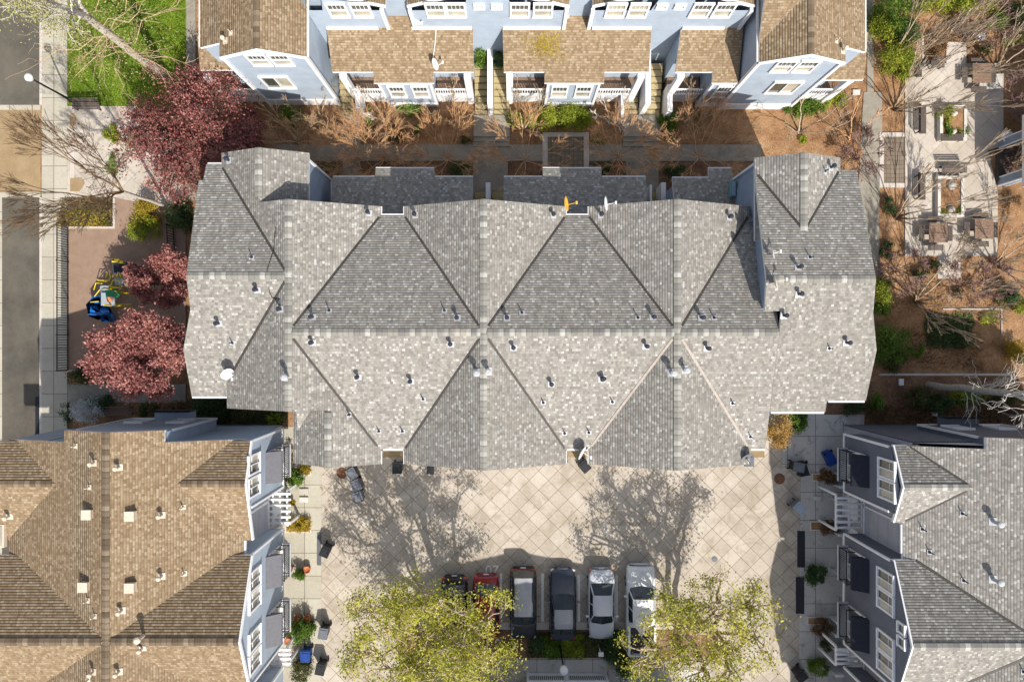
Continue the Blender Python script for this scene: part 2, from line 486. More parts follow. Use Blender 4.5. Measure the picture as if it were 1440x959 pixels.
# garden walk between the two rows
slab('path', rect(385, 204, 1070, 227), 'grey_path', .06)
slab('path', rect(482, 158, 507, 330), 'grey_path', .064)
slab('path', rect(665, 200, 714, 330), 'grey_path', .064)
slab('path', rect(880, 196, 926, 330), 'grey_path', .064)
slab('paver_patch', rect(770, 193, 821, 240), 'dark_paver', .07)
for r in (rect(763, 187, 770, 262), rect(821, 187, 828, 262), rect(770, 187, 821, 193)):
    slab('paver_border', r, 'stone_edge', .085)
# right-hand path and plaza
slab('path', [(1214, 130), (1240, 130), (1240, 200), (1235, 300), (1238, 385), (1222, 400), (1205, 300), (1210, 200)], 'grey_path', .06)
slab('path', rect(1219, -60, 1228, 130), 'grey_path', .05)
slab('plaza', [(1272, 90), (1410, 90), (1410, 206), (1388, 212), (1402, 270), (1402, 360), (1272, 360)], 'plaza_concrete', .08)
slab('plaza', rect(1330, 60, 1358, 90), 'stone_edge', .07)
slab('paver_patch', rect(1242, 193, 1271, 258), 'dark_paver', .07)
for r in (rect(1236, 187, 1242, 264), rect(1242, 187, 1271, 193), rect(1242, 258, 1271, 264)):
    slab('paver_border', r, 'stone_edge', .085)
slab('path', rect(1318, 360, 1350, 392), 'stone_edge', .06)
slab('stepping_slab', rect(1376, 95, 1408, 126), 'pad_concrete', .088)
slab('kerb', rect(1236, 525, 1420, 528), 'stone_edge', .1)
slab('kerb', rect(1325, 434, 1408, 435.5), 'stone_edge', .08)
slab('kerb', rect(1407, 435.5, 1408.5, 470), 'stone_edge', .08)
slab('kerb', rect(1296, 55, 1298.5, 90), 'stone_edge', .08)
sheet('planting_bed', [(1160, 566), (1240, 530), (1500, 530), (1500, 606), (1160, 612)], 'dark_mulch', .01)
sheet('planting_bed', rect(270, 552, 412, 600), 'dark_mulch', .02)
sheet('planting_bed', rect(405, 560, 414, 606), 'mulch', .03)
sheet('planting_bed', rect(370, 226, 1060, 330), 'dark_mulch', .01)
# courtyard, walks either side, parking bay
sheet('courtyard', [(450, 560), (1131, 560), (1124, 1500), (444, 1500)], 'courtyard_concrete', .004)
slab('kerb', [(439, 600), (453, 600), (449, 1500), (435, 1500)], 'walk_concrete', .05)
slab('walkway', [(398, 600), (439, 600), (436, 1500), (380, 1500)], 'walk_concrete', .045)
slab('kerb', [(1126, 640), (1140, 640), (1132, 1500), (1118, 1500)], 'pad_concrete', .05)
slab('walkway', [(1140, 583), (1215, 583), (1215, 1500), (1132, 1500)], 'pad_concrete', .045)
slab('walkway', rect(1100, 580, 1158, 655), 'pad_concrete', .04)
sheet('driveway_apron', rect(520, 600, 1075, 643), 'brown_paver', .008)
for x, y0 in ((704.5, 806), (763, 806), (814, 808), (867, 808), (650, 812)):
    o = struct('parking_line', MB().sheet(RECT(x - 1.8, y0, x + 1.8, 874), .008), 'paint_line')
slab('kerb', rect(600, 874, 960, 884), 'stone_edge', .1)
sheet('planting_bed', rect(560, 884, 1010, 925), 'dark_mulch', .012)
slab('walkway', rect(735, 924.5, 853, 947), 'pad_concrete', .05)
slab('walkway', rect(856, 941, 1000, 1100), 'pad_concrete', .03)
fc = bpy.data.curves.new('stall_number', 'FONT'); fc.body = '07'; fc.size = .95; fc.extrude = .001
fc.materials.append(MATS['paint_line'])
fo = bpy.data.objects.new('stall_number', fc); COL.objects.link(fo)
fo.location = (*W(682, 808), .009); fo['kind'] = 'structure'

# ------------------------------------------------------------------ building kit
class Bld:
    def __init__(s, name, label, loc):
        s.root = thing(name, label, 'building', (loc[0], loc[1], 0))
        s.planes = []; s.n = 0
    def plane(s, poly, p0, z0, g, mi=0, th=.2):
        a = sum(poly[i][0] * poly[(i + 1) % len(poly)][1] - poly[(i + 1) % len(poly)][0] * poly[i][1] for i in range(len(poly)))
        if a < 0: poly = poly[::-1]
        # neighbouring slabs that lie in one plane are set a few millimetres apart
        s.planes.append((poly, p0, z0 + .0005 * len(s.planes), g, mi, th))
    @staticmethod
    def inside(poly, x, y, e=.02):
        c = False; n = len(poly)
        for i in range(n):
            x0, y0 = poly[i]; x1, y1 = poly[(i + 1) % n]
            dx, dy = x1 - x0, y1 - y0; L = dx * dx + dy * dy
            if L > 0:
                t = max(0, min(1, ((x - x0) * dx + (y - y0) * dy) / L))
                if (x0 + t * dx - x) ** 2 + (y0 + t * dy - y) ** 2 < e * e: return True
            if (y0 > y) != (y1 > y) and x < (x1 - x0) * (y - y0) / (y1 - y0) + x0: c = not c
        return c
    def z(s, x, y, dflt=None):
        best = None
        for poly, p0, z0, g, mi, th in s.planes:
            if s.inside(poly, x, y):
                v = z0 + g[0] * (x - p0[0]) + g[1] * (y - p0[1])
                if best is None or v > best: best = v
        return best if best is not None else dflt
    def top(s, x, y):
        """slope under the point (gradient of the highest plane)"""
        best = None
        for poly, p0, z0, g, mi, th in s.planes:
            if s.inside(poly, x, y):
                v = z0 + g[0] * (x - p0[0]) + g[1] * (y - p0[1])
                if best is None or v > best[0]: best = (v, g)
        return best
    def at(s, px, py):
        """point of the roof seen at a photo pixel"""
        zz = 9.0
        for _ in range(12):
            x, y = W(px, py, zz); n = s.z(x, y, zz)
            zz = .5 * zz + .5 * n
        x, y = W(px, py, zz)
        return Vector((x, y, s.z(x, y, zz)))
    def roof(s, mats, trim, name='roof', each=False):
        m = MB()
        for poly, p0, z0, g, mi, th in s.planes:
            G = Vector((g[0], g[1])); L = G.length
            up = G / L if L > 1e-6 else Vector((0, 1)); al = Vector((up.y, -up.x))
            k = math.sqrt(1 + L * L)
            zf = lambda p: z0 + g[0] * (p[0] - p0[0]) + g[1] * (p[1] - p0[1])
            top = [(p[0], p[1], zf(p)) for p in poly]; bot = [(p[0], p[1], zf(p) - th) for p in poly]
            off = random.random() * 7
            m.quad(*top, mi=mi, uv=[(al.x * p[0] + al.y * p[1] + off, (up.x * p[0] + up.y * p[1]) * k) for p in poly])
            m.quad(*bot[::-1], mi=len(mats))
            n = len(poly)
            for i in range(n):
                j = (i + 1) % n
                m.quad(bot[i], bot[j], top[j], top[i], mi=len(mats))
            if each:
                s.rf = m.build(name, list(mats) + [trim], s.root); m = MB()
        if not each: s.rf = m.build(name, list(mats) + [trim], s.root)
        return s.rf
    def strip(s, name, mat, a, b, w=.16, h=.05, tent=True, zs=None, parent=None, th=.03):
        """ridge cap / valley strip between two plan points, lying on the roof"""
        za, zb = zs if zs else (s.z(*a), s.z(*b))
        A = Vector((a[0], a[1], za + h)); B = Vector((b[0], b[1], zb + h))
        d = (B - A).normalized(); side = Vector((d.y, -d.x, 0)).normalized() * (w / 2)
        dr = Vector((0, 0, -.35 * w / 2 if tent else 0))
        L = (B - A).length
        m = MB()
        m.quad(A - side + dr, A, B, B - side + dr, uv=[(0, 0), (.15, 0), (.15, L), (0, L)])
        m.quad(A, A + side + dr, B + side + dr, B, uv=[(.15, 0), (.3, 0), (.3, L), (.15, L)])
        lo = Vector((0, 0, -th - h))
        m.quad(A - side + dr, B - side + dr, B - side + dr + lo, A - side + dr + lo, uv=[(0, 0)] * 4)
        m.quad(A + side + dr, A + side + dr + lo, B + side + dr + lo, B + side + dr, uv=[(0, 0)] * 4)
        m.f = [f if True else f for f in m.f]
        return m.build(name, mat, parent or s.rf)
    def gutter(s, a, b, z, mat='gutter_metal', w=.1):
        m = MB(); A = Vector((a[0], a[1], z)); B = Vector((b[0], b[1], z))
        d = (B - A).normalized(); ang = math.atan2(d.y, d.x)
        m.box((A + B) / 2, ((B - A).length, w, .1), ang)
        return m.build('gutter', mat, s.rf)
    def walls(s, loops, mat, name='wall', zb=0.0, under=.12):
        """loops of plan points (optionally with own bottom/top); the tops follow the roof above"""
        m = MB()
        for lp in loops:
            b0, tz = zb, None
            if isinstance(lp, dict):
                b0 = lp.get('zb', zb); tz = lp.get('zt'); lp = lp['p']
            a = sum(lp[i][0] * lp[(i + 1) % len(lp)][1] - lp[(i + 1) % len(lp)][0] * lp[i][1] for i in range(len(lp)))
            if a < 0: lp = lp[::-1]
            n = len(lp)
            for i in range(n):
                p, q = Vector(lp[i]), Vector(lp[(i + 1) % n])
                st = max(1, int((q - p).length / .3)) if tz is None else 1
                mid = (Vector(lp[0]) + Vector(lp[n // 2])) / 2
                prev = None
                for k in range(st + 1):
                    r = p.lerp(q, k / st)
                    zt = tz
                    if zt is None:
                        zt = s.z(r.x, r.y)
                        if zt is None:
                            r2 = r + (mid - r).normalized() * .35
                            zt = s.z(r2.x, r2.y, 7.9)
                        zt -= under
                    if prev is not None:
                        m.quad((prev[0], prev[1], b0), (r.x, r.y, b0), (r.x, r.y, zt), prev)
                    prev = (r.x, r.y, zt)
            if b0 > .5: m.quad(*[(p[0], p[1], b0) for p in lp[::-1]])
            if tz is not None: m.quad(*[(p[0], p[1], tz) for p in lp])
        return m.build(name, mat, s.root)
    def part(s, name, m, mat, parent=None): return m.build(name, mat, parent or s.root)
    def window(s, p, ang, w, h, kind='hung', glass='window_glass', depth=.05):
        """white framed window; local wall face is the XZ plane, outside is -Y"""
        M3 = Matrix.Rotation(ang, 3, 'Z')
        fr = MB(); b = .11
        def bx(x, z, dx, dz, y=-.03, dy=.1): fr.box(M3 @ Vector((x, y, z)), (dx, dy, dz), M=M3)
        bx(0, h / 2 + b / 2, w + 2 * b, b, -.045, .13); bx(0, -h / 2 - b / 2, w + 2 * b, b, -.05, .14)
        bx(-w / 2 - b / 2, 0, b, h); bx(w / 2 + b / 2, 0, b, h)
        if kind == 'hung':
            bx(0, 0, w, .06); bx(0, h * .25, .025, h * .5 - .06, -.02, .03); bx(-w * .25, h * .25, .025, h * .5 - .06, -.02, .03); bx(w * .25, h * .25, .025, h * .5 - .06, -.02, .03)
        elif kind == 'slider':
            bx(0, 0, .07, h)
        elif kind == 'casement':
            bx(0, 0, .06, h); bx(0, h * .18, w, .03, -.02, .03)
        o = fr.build('window', 'white_trim', s.root, off=Z0)
        o.location = Vector(p) - root_loc(s.root)
        pm = MB()
        if kind in ('hung',):
            pm.box(M3 @ Vector((0, .0, 0)), (w, .02, h), M=M3, mi=0)
            pm.box(M3 @ Vector((0, -.013, -h * .27)), (w * .96, .004, h * .4), M=M3, mi=1)
            pm.build('pane', [glass, 'blind_glass'], o, off=Z0)
        elif kind in ('slider', 'casement'):
            pm.box(M3 @ Vector((-w / 4, .0, 0)), (w / 2, .02, h), M=M3, mi=0)
            pm.box(M3 @ Vector((w / 4, .0, 0)), (w / 2, .02, h), M=M3, mi=1)
            pm.build('pane', [glass, 'blind_glass'], o, off=Z0)
        else:
            pm.box(M3 @ Vector((0, .0, 0)), (w, .02, h), M=M3); pm.build('pane', glass, o, off=Z0)
        return o
    def corner(s, x, y, z0, z1, mat='white_trim', w=.13):
        return s.part('corner_trim', MB().box((x, y, (z0 + z1) / 2), (w, w, z1 - z0)), mat)
    def band(s, a, b, z, h=.16, t=.08, mat='white_trim', name='trim_band'):
        A = Vector((a[0], a[1], z)); B = Vector((b[0], b[1], z)); d = B - A
        return s.part(name, MB().box((A + B) / 2, (d.length, t, h), math.atan2(d.y, d.x)), mat)
    def rake(s, a, b, za, zb, mat='white_trim'):
        """white barge board along a sloping roof edge"""
        A = Vector((a[0], a[1], za - .08)); B = Vector((b[0], b[1], zb - .08)); d = B - A
        m = MB(); n = Vector((d.y, -d.x, 0)).normalized() * .04; u = Vector((0, 0, .11))
        m.quad(A - n - u, B - n - u, B - n + u, A - n + u); m.quad(B + n - u, A + n - u, A + n + u, B + n + u)
        m.quad(A - n + u, B - n + u, B + n + u, A + n + u); m.quad(A + n - u, B + n - u, B - n - u, A - n - u)
        m.quad(A - n - u, A - n + u, A + n + u, A + n - u); m.quad(B - n - u, B + n - u, B + n + u, B - n + u)
        return s.part('barge_board', m, mat)
    # roof fittings, children of the roof
    def pipe(s, px, py, kind='hat', flash=True):
        p = s.at(px, py); t = s.top(p.x, p.y); g = t[1] if t else (0, 0)
        n = Vector((-g[0], -g[1], 1)).normalized(); q = n.to_track_quat('Z', 'Y').to_matrix()
        m = MB()
        if kind == 'thin':
            m.tube([p, p + Vector((0, 0, .42))], .035, 6)
            m.lathe([(.1, 0), (.05, .12)], p, 8)
            f = (.28, .24)
        elif kind == 'hat':
            m.tube([p, p + Vector((0, 0, .42))], .075, 8)
            m.lathe([(.11, .36), (.13, .4), (.13, .47), (.08, .52)], p, 12)
            f = (.36, .34)
        elif kind == 'cap':
            m.tube([p, p + Vector((0, 0, .6))], .1, 10)
            m.lathe([(.16, .55), (.18, .6), (.18, .7), (.1, .75)], p, 14)
            f = (.44, .4)
        elif kind == 'box':
            m.box(p + Vector((0, 0, .12)), (.46, .46, .36))
            m.box(p + Vector((0, 0, .32)), (.53, .53, .05))
            f = None
        mat = {'grey': {'thin': 'vent_dark', 'hat': 'vent_dark', 'cap': 'flashing', 'box': 'cream_metal'},
               'brown': {'thin': 'cream_metal', 'hat': 'cream_metal', 'cap': 'cream_metal', 'box': 'cream_metal'}}[s.style][kind]
        o = m.build('vent_box' if kind == 'box' else 'vent_pipe', mat, s.rf)
        if f and flash:
            w = MB().box(p + n * .02 + q @ Vector((0, 0, 0)), (f[0], f[1], .03), M=q)
            w.build('flashing', 'flashing' if s.style == 'grey' else 'cream_metal', s.rf)
        return o
    def awning(s, x, y0, y1, sgn, mat):
        """sloping canvas awning over a balcony door; sgn = +1 sticks out to the east"""
        zt, zl, d = 5.75, 5.2, .78
        m = MB(); X = x + sgn * d
        a, b = (x, y0), (x, y1)
        P = lambda xx, yy, zz: (xx, yy, zz)
        m.quad(P(x, y0, zt), P(X, y0, zl), P(X, y1, zl), P(x, y1, zt))
        m.quad(P(X, y0, zl), P(X, y0, zl - .22), P(X, y1, zl - .22), P(X, y1, zl))
        m.quad(P(x, y0, zt), P(x, y0, zl - .1), P(X, y0, zl - .2), P(X, y0, zl))
        m.quad(P(x, y1, zt), P(X, y1, zl), P(X, y1, zl - .2), P(x, y1, zl - .1))
        s.part('awning', m, mat)
        ym, hw = (y0 + y1) / 2, abs(y1 - y0) / 2
        # door behind, small balcony with black railing
        s.window((x + sgn * .02, ym, 4.25), PI / 2 * sgn, hw * 1.8, 2.0, 'slider')
        bl = MB(); bl.box((x + sgn * .33, ym, 3.12), (.66, 2 * hw + .2, .12))
        ba = s.part('balcony', bl, 'dull_trim')
        r = MB(); xo = x + sgn * .62
        for zz in (3.3, 4.2):
            r.box((xo, ym, zz), (.045, 2 * hw + .15, .045))
            for yy in (y0, y1): r.box((x + sgn * .31, yy, zz), (.62, .045, .045))
        n = int(2 * hw / .12)
        for i in range(n + 1): r.box((xo, min(y0, y1) + 2 * hw * i / n, 3.75), (.025, .025, .9))
        for yy in (y0, y1):
            for k in range(5): r.box((x + sgn * (.06 + .12 * k), yy, 3.75), (.025, .025, .9))
        r.build('railing', 'black_metal', ba)
    def pergola(s, x0, x1, y0, y1, n, z=2.5, mat='white_trim'):
        m = MB()
        for xx in (x0 + .12, (x0 + x1) / 2, x1 - .12): m.box((xx, (y0 + y1) / 2, z), (.1, abs(y1 - y0), .16))
        for i in range(n): m.box(((x0 + x1) / 2, y0 + (y1 - y0) * (i + .5) / n, z + .12), (abs(x1 - x0) + .3, .13, .13))
        for xx in (x1 - .12,):
            for yy in (y0, y1): m.box((xx, yy, z / 2), (.13, .13, z))
        return s.part('pergola', m, mat)
# ------------------------------------------------------------------ the grey-roofed row in the middle
random.seed(3)
B = Bld('townhouse_row', 'long townhouse row with grey shingle roof of crossing gables, centre of the complex', (0, .5)); B.style = 'grey'
MAIN = B
gp = .435
# east-west roof
B.plane([(-12, .46), (14.33, .46), (14.33, 2.5), (13.5, 7.1), (-12, 7.1)], (0, .46), 10, (0, -.3))
B.plane([(-12, .46), (-12, -6.1), (14.3, -6.1), (14.33, .46)], (0, .46), 10, (0, .3))
# first gable (with the lower gables that lean on it)
B.plane([(-12, 7.6), (-7.4, 7.6), (-7.4, -6.95), (-10.1, -6.95), (-10.1, -3.78), (-12, -3.78)], (-12, 0), 10, (-gp, 0))
B.plane([(-12, 7.6), (-13.9, 7.6), (-13.9, 10.6), (-16.4, 10.6), (-16.0, -3.78), (-12, -3.78)], (-12, 0), 10, (gp, 0))
B.plane([(-13.9, 10.6), (-11.46, 10.6), (-11.46, 6.5), (-13.9, 6.5)], (-13.9, 0), 10 - gp * 1.9, (-gp, 0))
B.plane([(-10.1, -6.95), (-12.3, -6.85), (-12.3, -3.0), (-10.1, -3.0)], (-10.1, 0), 10 - gp * 1.9, (gp, 0))
for xc, we, ee in ((-1.525, 4.58, 4.58), (8.88, 4.55, 4.58)):
    B.plane([(xc, 7.6), (xc + ee, 7.6), (xc + ee, -6.95), (xc, -6.95)], (xc, 0), 10, (-gp, 0))
    B.plane([(xc, 7.6), (xc - we, 7.6), (xc - we, -6.95), (xc, -6.95)], (xc, 0), 10, (gp, 0))
# west wing
B.plane([(-17.46, 3.5), (-11.8, 3.5), (-16.2, 9.97), (-17.25, 9.97), (-17.3, 9.0), (-17.55, 9.0)], (0, 3.5), 10, (0, -.3))
B.plane([(-11.8, 3.5), (-17.46, 3.5), (-17.5, 1.7), (-18.2, -.5), (-18.1, -3.14), (-15.8, -3.14), (-15.8, -2.2)], (0, 3.5), 10, (0, .3))
# east wing
B.plane([(13.33, 3.24), (19.07, 3.24), (19.0, 9.4), (13.36, 9.4)], (0, 3.24), 10.834, (0, -.3))
B.plane([(13.33, 3.24), (19.07, 3.24), (19.2, 1.5), (19.7, -.5), (19.55, -3.3), (17.4, -3.3), (17.4, -3.94), (14.33, -3.94), (14.33, 1.6), (13.42, 1.6)], (0, 3.24), 10.834, (0, .3))
B.plane([(15.65, 10.08), (18.1, 10.08), (18.1, 5.5), (15.65, 5.5)], (15.65, 0), 10.05, (-gp, 0))
B.plane([(15.65, 10.08), (13.36, 10.08), (13.36, 5.5), (15.65, 5.5)], (15.65, 0), 10.05, (gp, 0))
B.roof(['grey_shingle'], 'gutter_metal')
# lower north roofs over the front rooms
NP = Bld.__new__(Bld); NP.root = B.root; NP.planes = []; NP.style = 'grey'
NP.plane([(-11.0, 6.6), (-11.0, 10.06), (-8.4, 10.06), (-8.4, 10.62), (-4.8, 10.62), (-4.8, 10.06), (-2.4, 10.06), (-2.4, 6.6)], (0, 6.9), 5.6, (0, -.285))
NP.plane([(-.5, 6.6), (-.5, 10.06), (1.9, 10.06), (1.9, 10.62), (5.5, 10.62), (5.5, 10.06), (8.2, 10.06), (8.2, 6.6)], (0, 6.9), 5.6, (0, -.285))
NP.plane([(9.84, 6.6), (9.84, 10.0), (12.1, 10.0), (12.1, 10.62), (13.55, 10.62), (13.55, 6.6)], (0, 6.9), 5.6, (0, -.285))
NP.roof(['grey_shingle'], 'gutter_metal', 'porch_roof', True)
E = 9.0
B.walls([[(-11.95, -5.75), (14.1, -5.75), (14.1, 6.75), (-11.95, 6.75)],
         [(-16.2, -3.0), (-12.05, -3.0), (-12.05, 7.0), (-11.65, 7.0), (-11.65, 10.35), (-16.2, 10.35)],
         [(-12.1, -6.7), (-8.0, -6.7), (-8.0, -3.0), (-12.1, -3.0)],
         [(-17.3, -2.95), (-12.2, -2.95), (-12.2, 9.7), (-17.05, 9.7)],
         [(14.2, -3.75), (17.25, -3.75), (17.25, 1.5), (14.2, 1.5)],
         [(13.55, 1.75), (18.9, 1.75), (18.8, 9.2), (13.55, 9.2)],
         [(13.62, 9.0), (17.85, 9.0), (17.85, 9.85), (13.62, 9.85)],
         [(15.0, -3.1), (19.2, -3.1), (19.2, 1.9), (15.0, 1.9)]] +
        [[(xc - 4.2, -6.75), (xc + 4.2, -6.75), (xc + 4.2, 7.4), (xc - 4.2, 7.4)] for xc in (-1.525, 8.88)] +
        [[(-11.6, 5.0), (-7.8, 5.0), (-7.8, 7.4), (-11.6, 7.4)]], 'blue_siding')
NP.walls([[(-10.7, 6.8), (-2.7, 6.8), (-2.7, 9.75), (-10.7, 9.75)], [(-8.1, 9.0), (-5.1, 9.0), (-5.1, 10.35), (-8.1, 10.35)],
          [(-.2, 6.8), (7.9, 6.8), (7.9, 9.75), (-.2, 9.75)], [(2.2, 9.0), (5.2, 9.0), (5.2, 10.35), (2.2, 10.35)],
          [(10.1, 6.8), (13.4, 6.8), (13.4, 9.75), (10.1, 9.75)]], 'blue_siding')
B.band((-11.60, 10.35), (-11.60, 7.0), 2.7); B.band((13.56, 9.0), (13.56, 6.8), 2.7)
B.corner(-11.63, 10.33, 0, 8.0); B.corner(13.58, 9.9, 0, 8.9)
# ridge caps
for a, b in (((-12, 7.6), (-12, -3.78)), ((-13.9, 10.6), (-13.9, 7.9)), ((-10.1, -3.9), (-10.1, -6.95)), ((-1.525, 7.6), (-1.525, -6.95)), ((8.88, 7.6), (8.88, -6.95)),
             ((-11.8, .46), (-1.7, .46)), ((-1.35, .46), (8.7, .46)), ((9.05, .46), (14.3, .46)), ((-17.44, 3.5), (-12.2, 3.5)), ((13.36, 3.24), (19.05, 3.24)), ((15.65, 10.08), (15.65, 5.9))):
    B.strip('ridge_cap', 'grey_cap', a, b, .4, .045)
# valleys
def gv(xc, hw, mat_n, mat_s):
    for sgn in (-1, 1):
        B.strip('valley', mat_n, (xc + sgn * .25, .46 + .36), (xc + sgn * hw, .46 + hw * gp / .3), .13, .035, False)
        B.strip('valley', mat_s, (xc + sgn * .25, .46 - .36), (xc + sgn * hw, .46 - hw * gp / .3), .13, .035, False)
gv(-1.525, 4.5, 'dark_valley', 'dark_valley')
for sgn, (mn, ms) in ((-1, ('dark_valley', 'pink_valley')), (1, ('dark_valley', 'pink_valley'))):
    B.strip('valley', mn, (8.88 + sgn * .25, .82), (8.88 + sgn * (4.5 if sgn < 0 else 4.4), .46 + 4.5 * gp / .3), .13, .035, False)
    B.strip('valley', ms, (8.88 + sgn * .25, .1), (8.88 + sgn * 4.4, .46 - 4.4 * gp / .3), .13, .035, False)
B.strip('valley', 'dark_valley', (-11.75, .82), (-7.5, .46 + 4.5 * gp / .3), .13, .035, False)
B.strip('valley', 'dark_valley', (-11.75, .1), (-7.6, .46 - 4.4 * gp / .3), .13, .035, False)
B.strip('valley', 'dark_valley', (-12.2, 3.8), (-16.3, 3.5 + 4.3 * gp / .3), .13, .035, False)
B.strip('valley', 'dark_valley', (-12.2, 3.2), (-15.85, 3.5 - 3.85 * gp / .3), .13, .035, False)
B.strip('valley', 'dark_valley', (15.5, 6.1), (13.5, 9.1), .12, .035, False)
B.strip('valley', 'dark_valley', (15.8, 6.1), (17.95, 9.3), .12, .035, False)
# dark shingle-edge lines just below the ridges on the shaded side
# gutters along the eaves
for a, b in (((-7.35, 7.14), (-6.15, 7.14)), ((3.1, 7.14), (4.3, 7.14)), ((-7.3, -6.15), (-6.15, -6.15)), ((3.1, -6.15), (4.3, -6.15)), ((13.5, -6.15), (14.3, -6.15))):
    B.gutter(a, b, B.z((a[0] + b[0]) / 2, a[1] * .99) - .08)
B.gutter((-18.1, -3.19), (-15.9, -3.19), 7.92); B.gutter((14.4, -3.99), (17.35, -3.99), 8.6); B.gutter((17.5, -3.35), (19.5, -3.35), 8.8)
B.gutter((-17.2, 10.02), (-16.4, 10.02), 7.98)
for a, b in (((-11.0, 10.1), (-8.45, 10.1)), ((-4.75, 10.1), (-2.4, 10.1)), ((-8.4, 10.66), (-4.8, 10.66)), ((-.5, 10.1), (1.85, 10.1)), ((5.55, 10.1), (8.2, 10.1)), ((1.9, 10.66), (5.5, 10.66)), ((9.84, 10.04), (12.05, 10.04)), ((12.1, 10.66), (13.55, 10.66))):
    m = MB(); A = Vector((a[0], a[1], 4.6 if a[1] < 10.3 else 4.45)); C = Vector((b[0], b[1], A.z)); m.box((A + C) / 2, ((C - A).length, .1, .1)); m.build('gutter', 'gutter_metal', NP.rf)
for x in (-6.1, -7.4, 3.05, 4.33):
    B.gutter((x, 7.1), (x, 7.6), 7.95); B.gutter((x, -6.2), (x, -6.95), 7.95)
# small roof tongues at the west and east ends
for x, x2, y0, y1 in ((-18.22, -17.55, -.5, 1.55), (19.75, 19.2, -.5, 1.5)):
    m = MB(); z0, z1 = B.z(x2, y0) + .03, B.z(x2, y1) + .03
    m.quad((x, y0, z0 - .05), (x2, y0, z0), (x2, y1, z1)) if x2 < x else m.quad((x, y0, z0 - .05), (x2, y1, z1), (x2, y0, z0))
# pipes and vents
for px, py in ((322, 226), (519, 300), (584, 303), (778, 303), (845, 303), (1025, 306), (362, 408), (308, 455), (395, 435), (440, 446), (440, 482), (504, 530), (634, 484), (578, 536), (722, 489), (775, 540), (848, 532), (908, 487),
               (994, 490), (846, 533), (643, 447), (713, 447), (918, 446), (986, 447), (1122, 376), (1123, 414), (1102, 444), (1190, 482), (1168, 236)):
    B.pipe(px, py, 'hat')
for px, py in ((405, 530), (671, 524), (687, 522), (944, 524), (962, 520)): B.pipe(px, py, 'cap')
for px, py in ((354, 362), (327, 482), (463, 437), (625, 437), (734, 440), (897, 447), (1004, 447), (595, 561), (764, 566), (533, 606), (566, 606), (794, 609), (828, 608), (861, 565), (1030, 567), (1166, 490), (1139, 362), (1055, 614), (491, 583), (1160, 241)):
    B.pipe(px, py, 'thin')
# garage doors and windows on the courtyard side, windows on the garden side
for x in (-9.9, -1.5, 8.9):
    for dx in (-1.9, 1.9):
        m = MB(); m.box((x + dx, -6.78, 1.15), (2.7, .08, 2.2))
        for k in range(4): m.box((x + dx, -6.83, .35 + .52 * k), (2.5, .03, .42))
        if x > -9 or dx == -1.9 or True:
            if not (x < -9 and abs(x + dx + 10.05) > 2.2): B.part('garage_door', m, 'white_trim')
for x in (-10.9, -9.3, -2.6, -.4, 7.8, 10.0):
    B.window((x, -6.76, 6.2), 0, 1.1, 1.4)
for x in (-2.6, -.4, 7.8, 10.0, -10.6, -9.0):
    B.window((x, 7.41, 7.0), PI, 1.0, 1.3)
for x in (-7.4, -5.8, 2.9, 4.5): B.window((x, 10.36, 2.2), PI, 1.0, 1.4)
for x in (-15.1, -13.0, 14.7, 16.7): B.window((x, 10.36 if x < 0 else 9.86, 6.6), PI, 1.0, 1.4)
# front stairs with white cheek walls
def stairs(bl, x0, x1, y0, y1, z0, z1, n, name='stairs', mat='stair_tan'):
    m = MB()
    for i in range(n):
        ya = y0 + (y1 - y0) * i / n; yb = y0 + (y1 - y0) * (i + 1) / n
        m.box(((x0 + x1) / 2, (ya + yb) / 2, (z0 + (z1 - z0) * (i + 1) / n) / 2), (x1 - x0, abs(yb - ya) - .05, z0 + (z1 - z0) * (i + 1) / n))
    return bl.part(name, m, mat)
stairs(B, -2.5, -1.75, 10.1, 7.2, .1, 1.3, 7); stairs(B, -1.35, -.55, 10.1, 7.2, .1, 1.3, 7); stairs(B, 8.3, 9.0, 10.1, 7.2, .1, 1.3, 7); stairs(B, 9.15, 9.75, 10.1, 7.2, .1, 1.3, 7)
B.part('cheek_wall', MB().box((-1.56, 8.7, 1.1), (.3, 3.2, 2.2)), 'white_trim')
B.part('cheek_wall', MB().box((9.08, 8.7, 1.0), (.14, 3.0, 2.0)), 'white_trim')
B.part('cheek_wall', MB().box((9.95, 9.2, .9), (.3, 2.4, 1.8)), 'white_trim'); B.part('cheek_wall', MB().box((8.5, 8.6, 1.4), (.25, 2.6, 2.8)), 'white_trim')

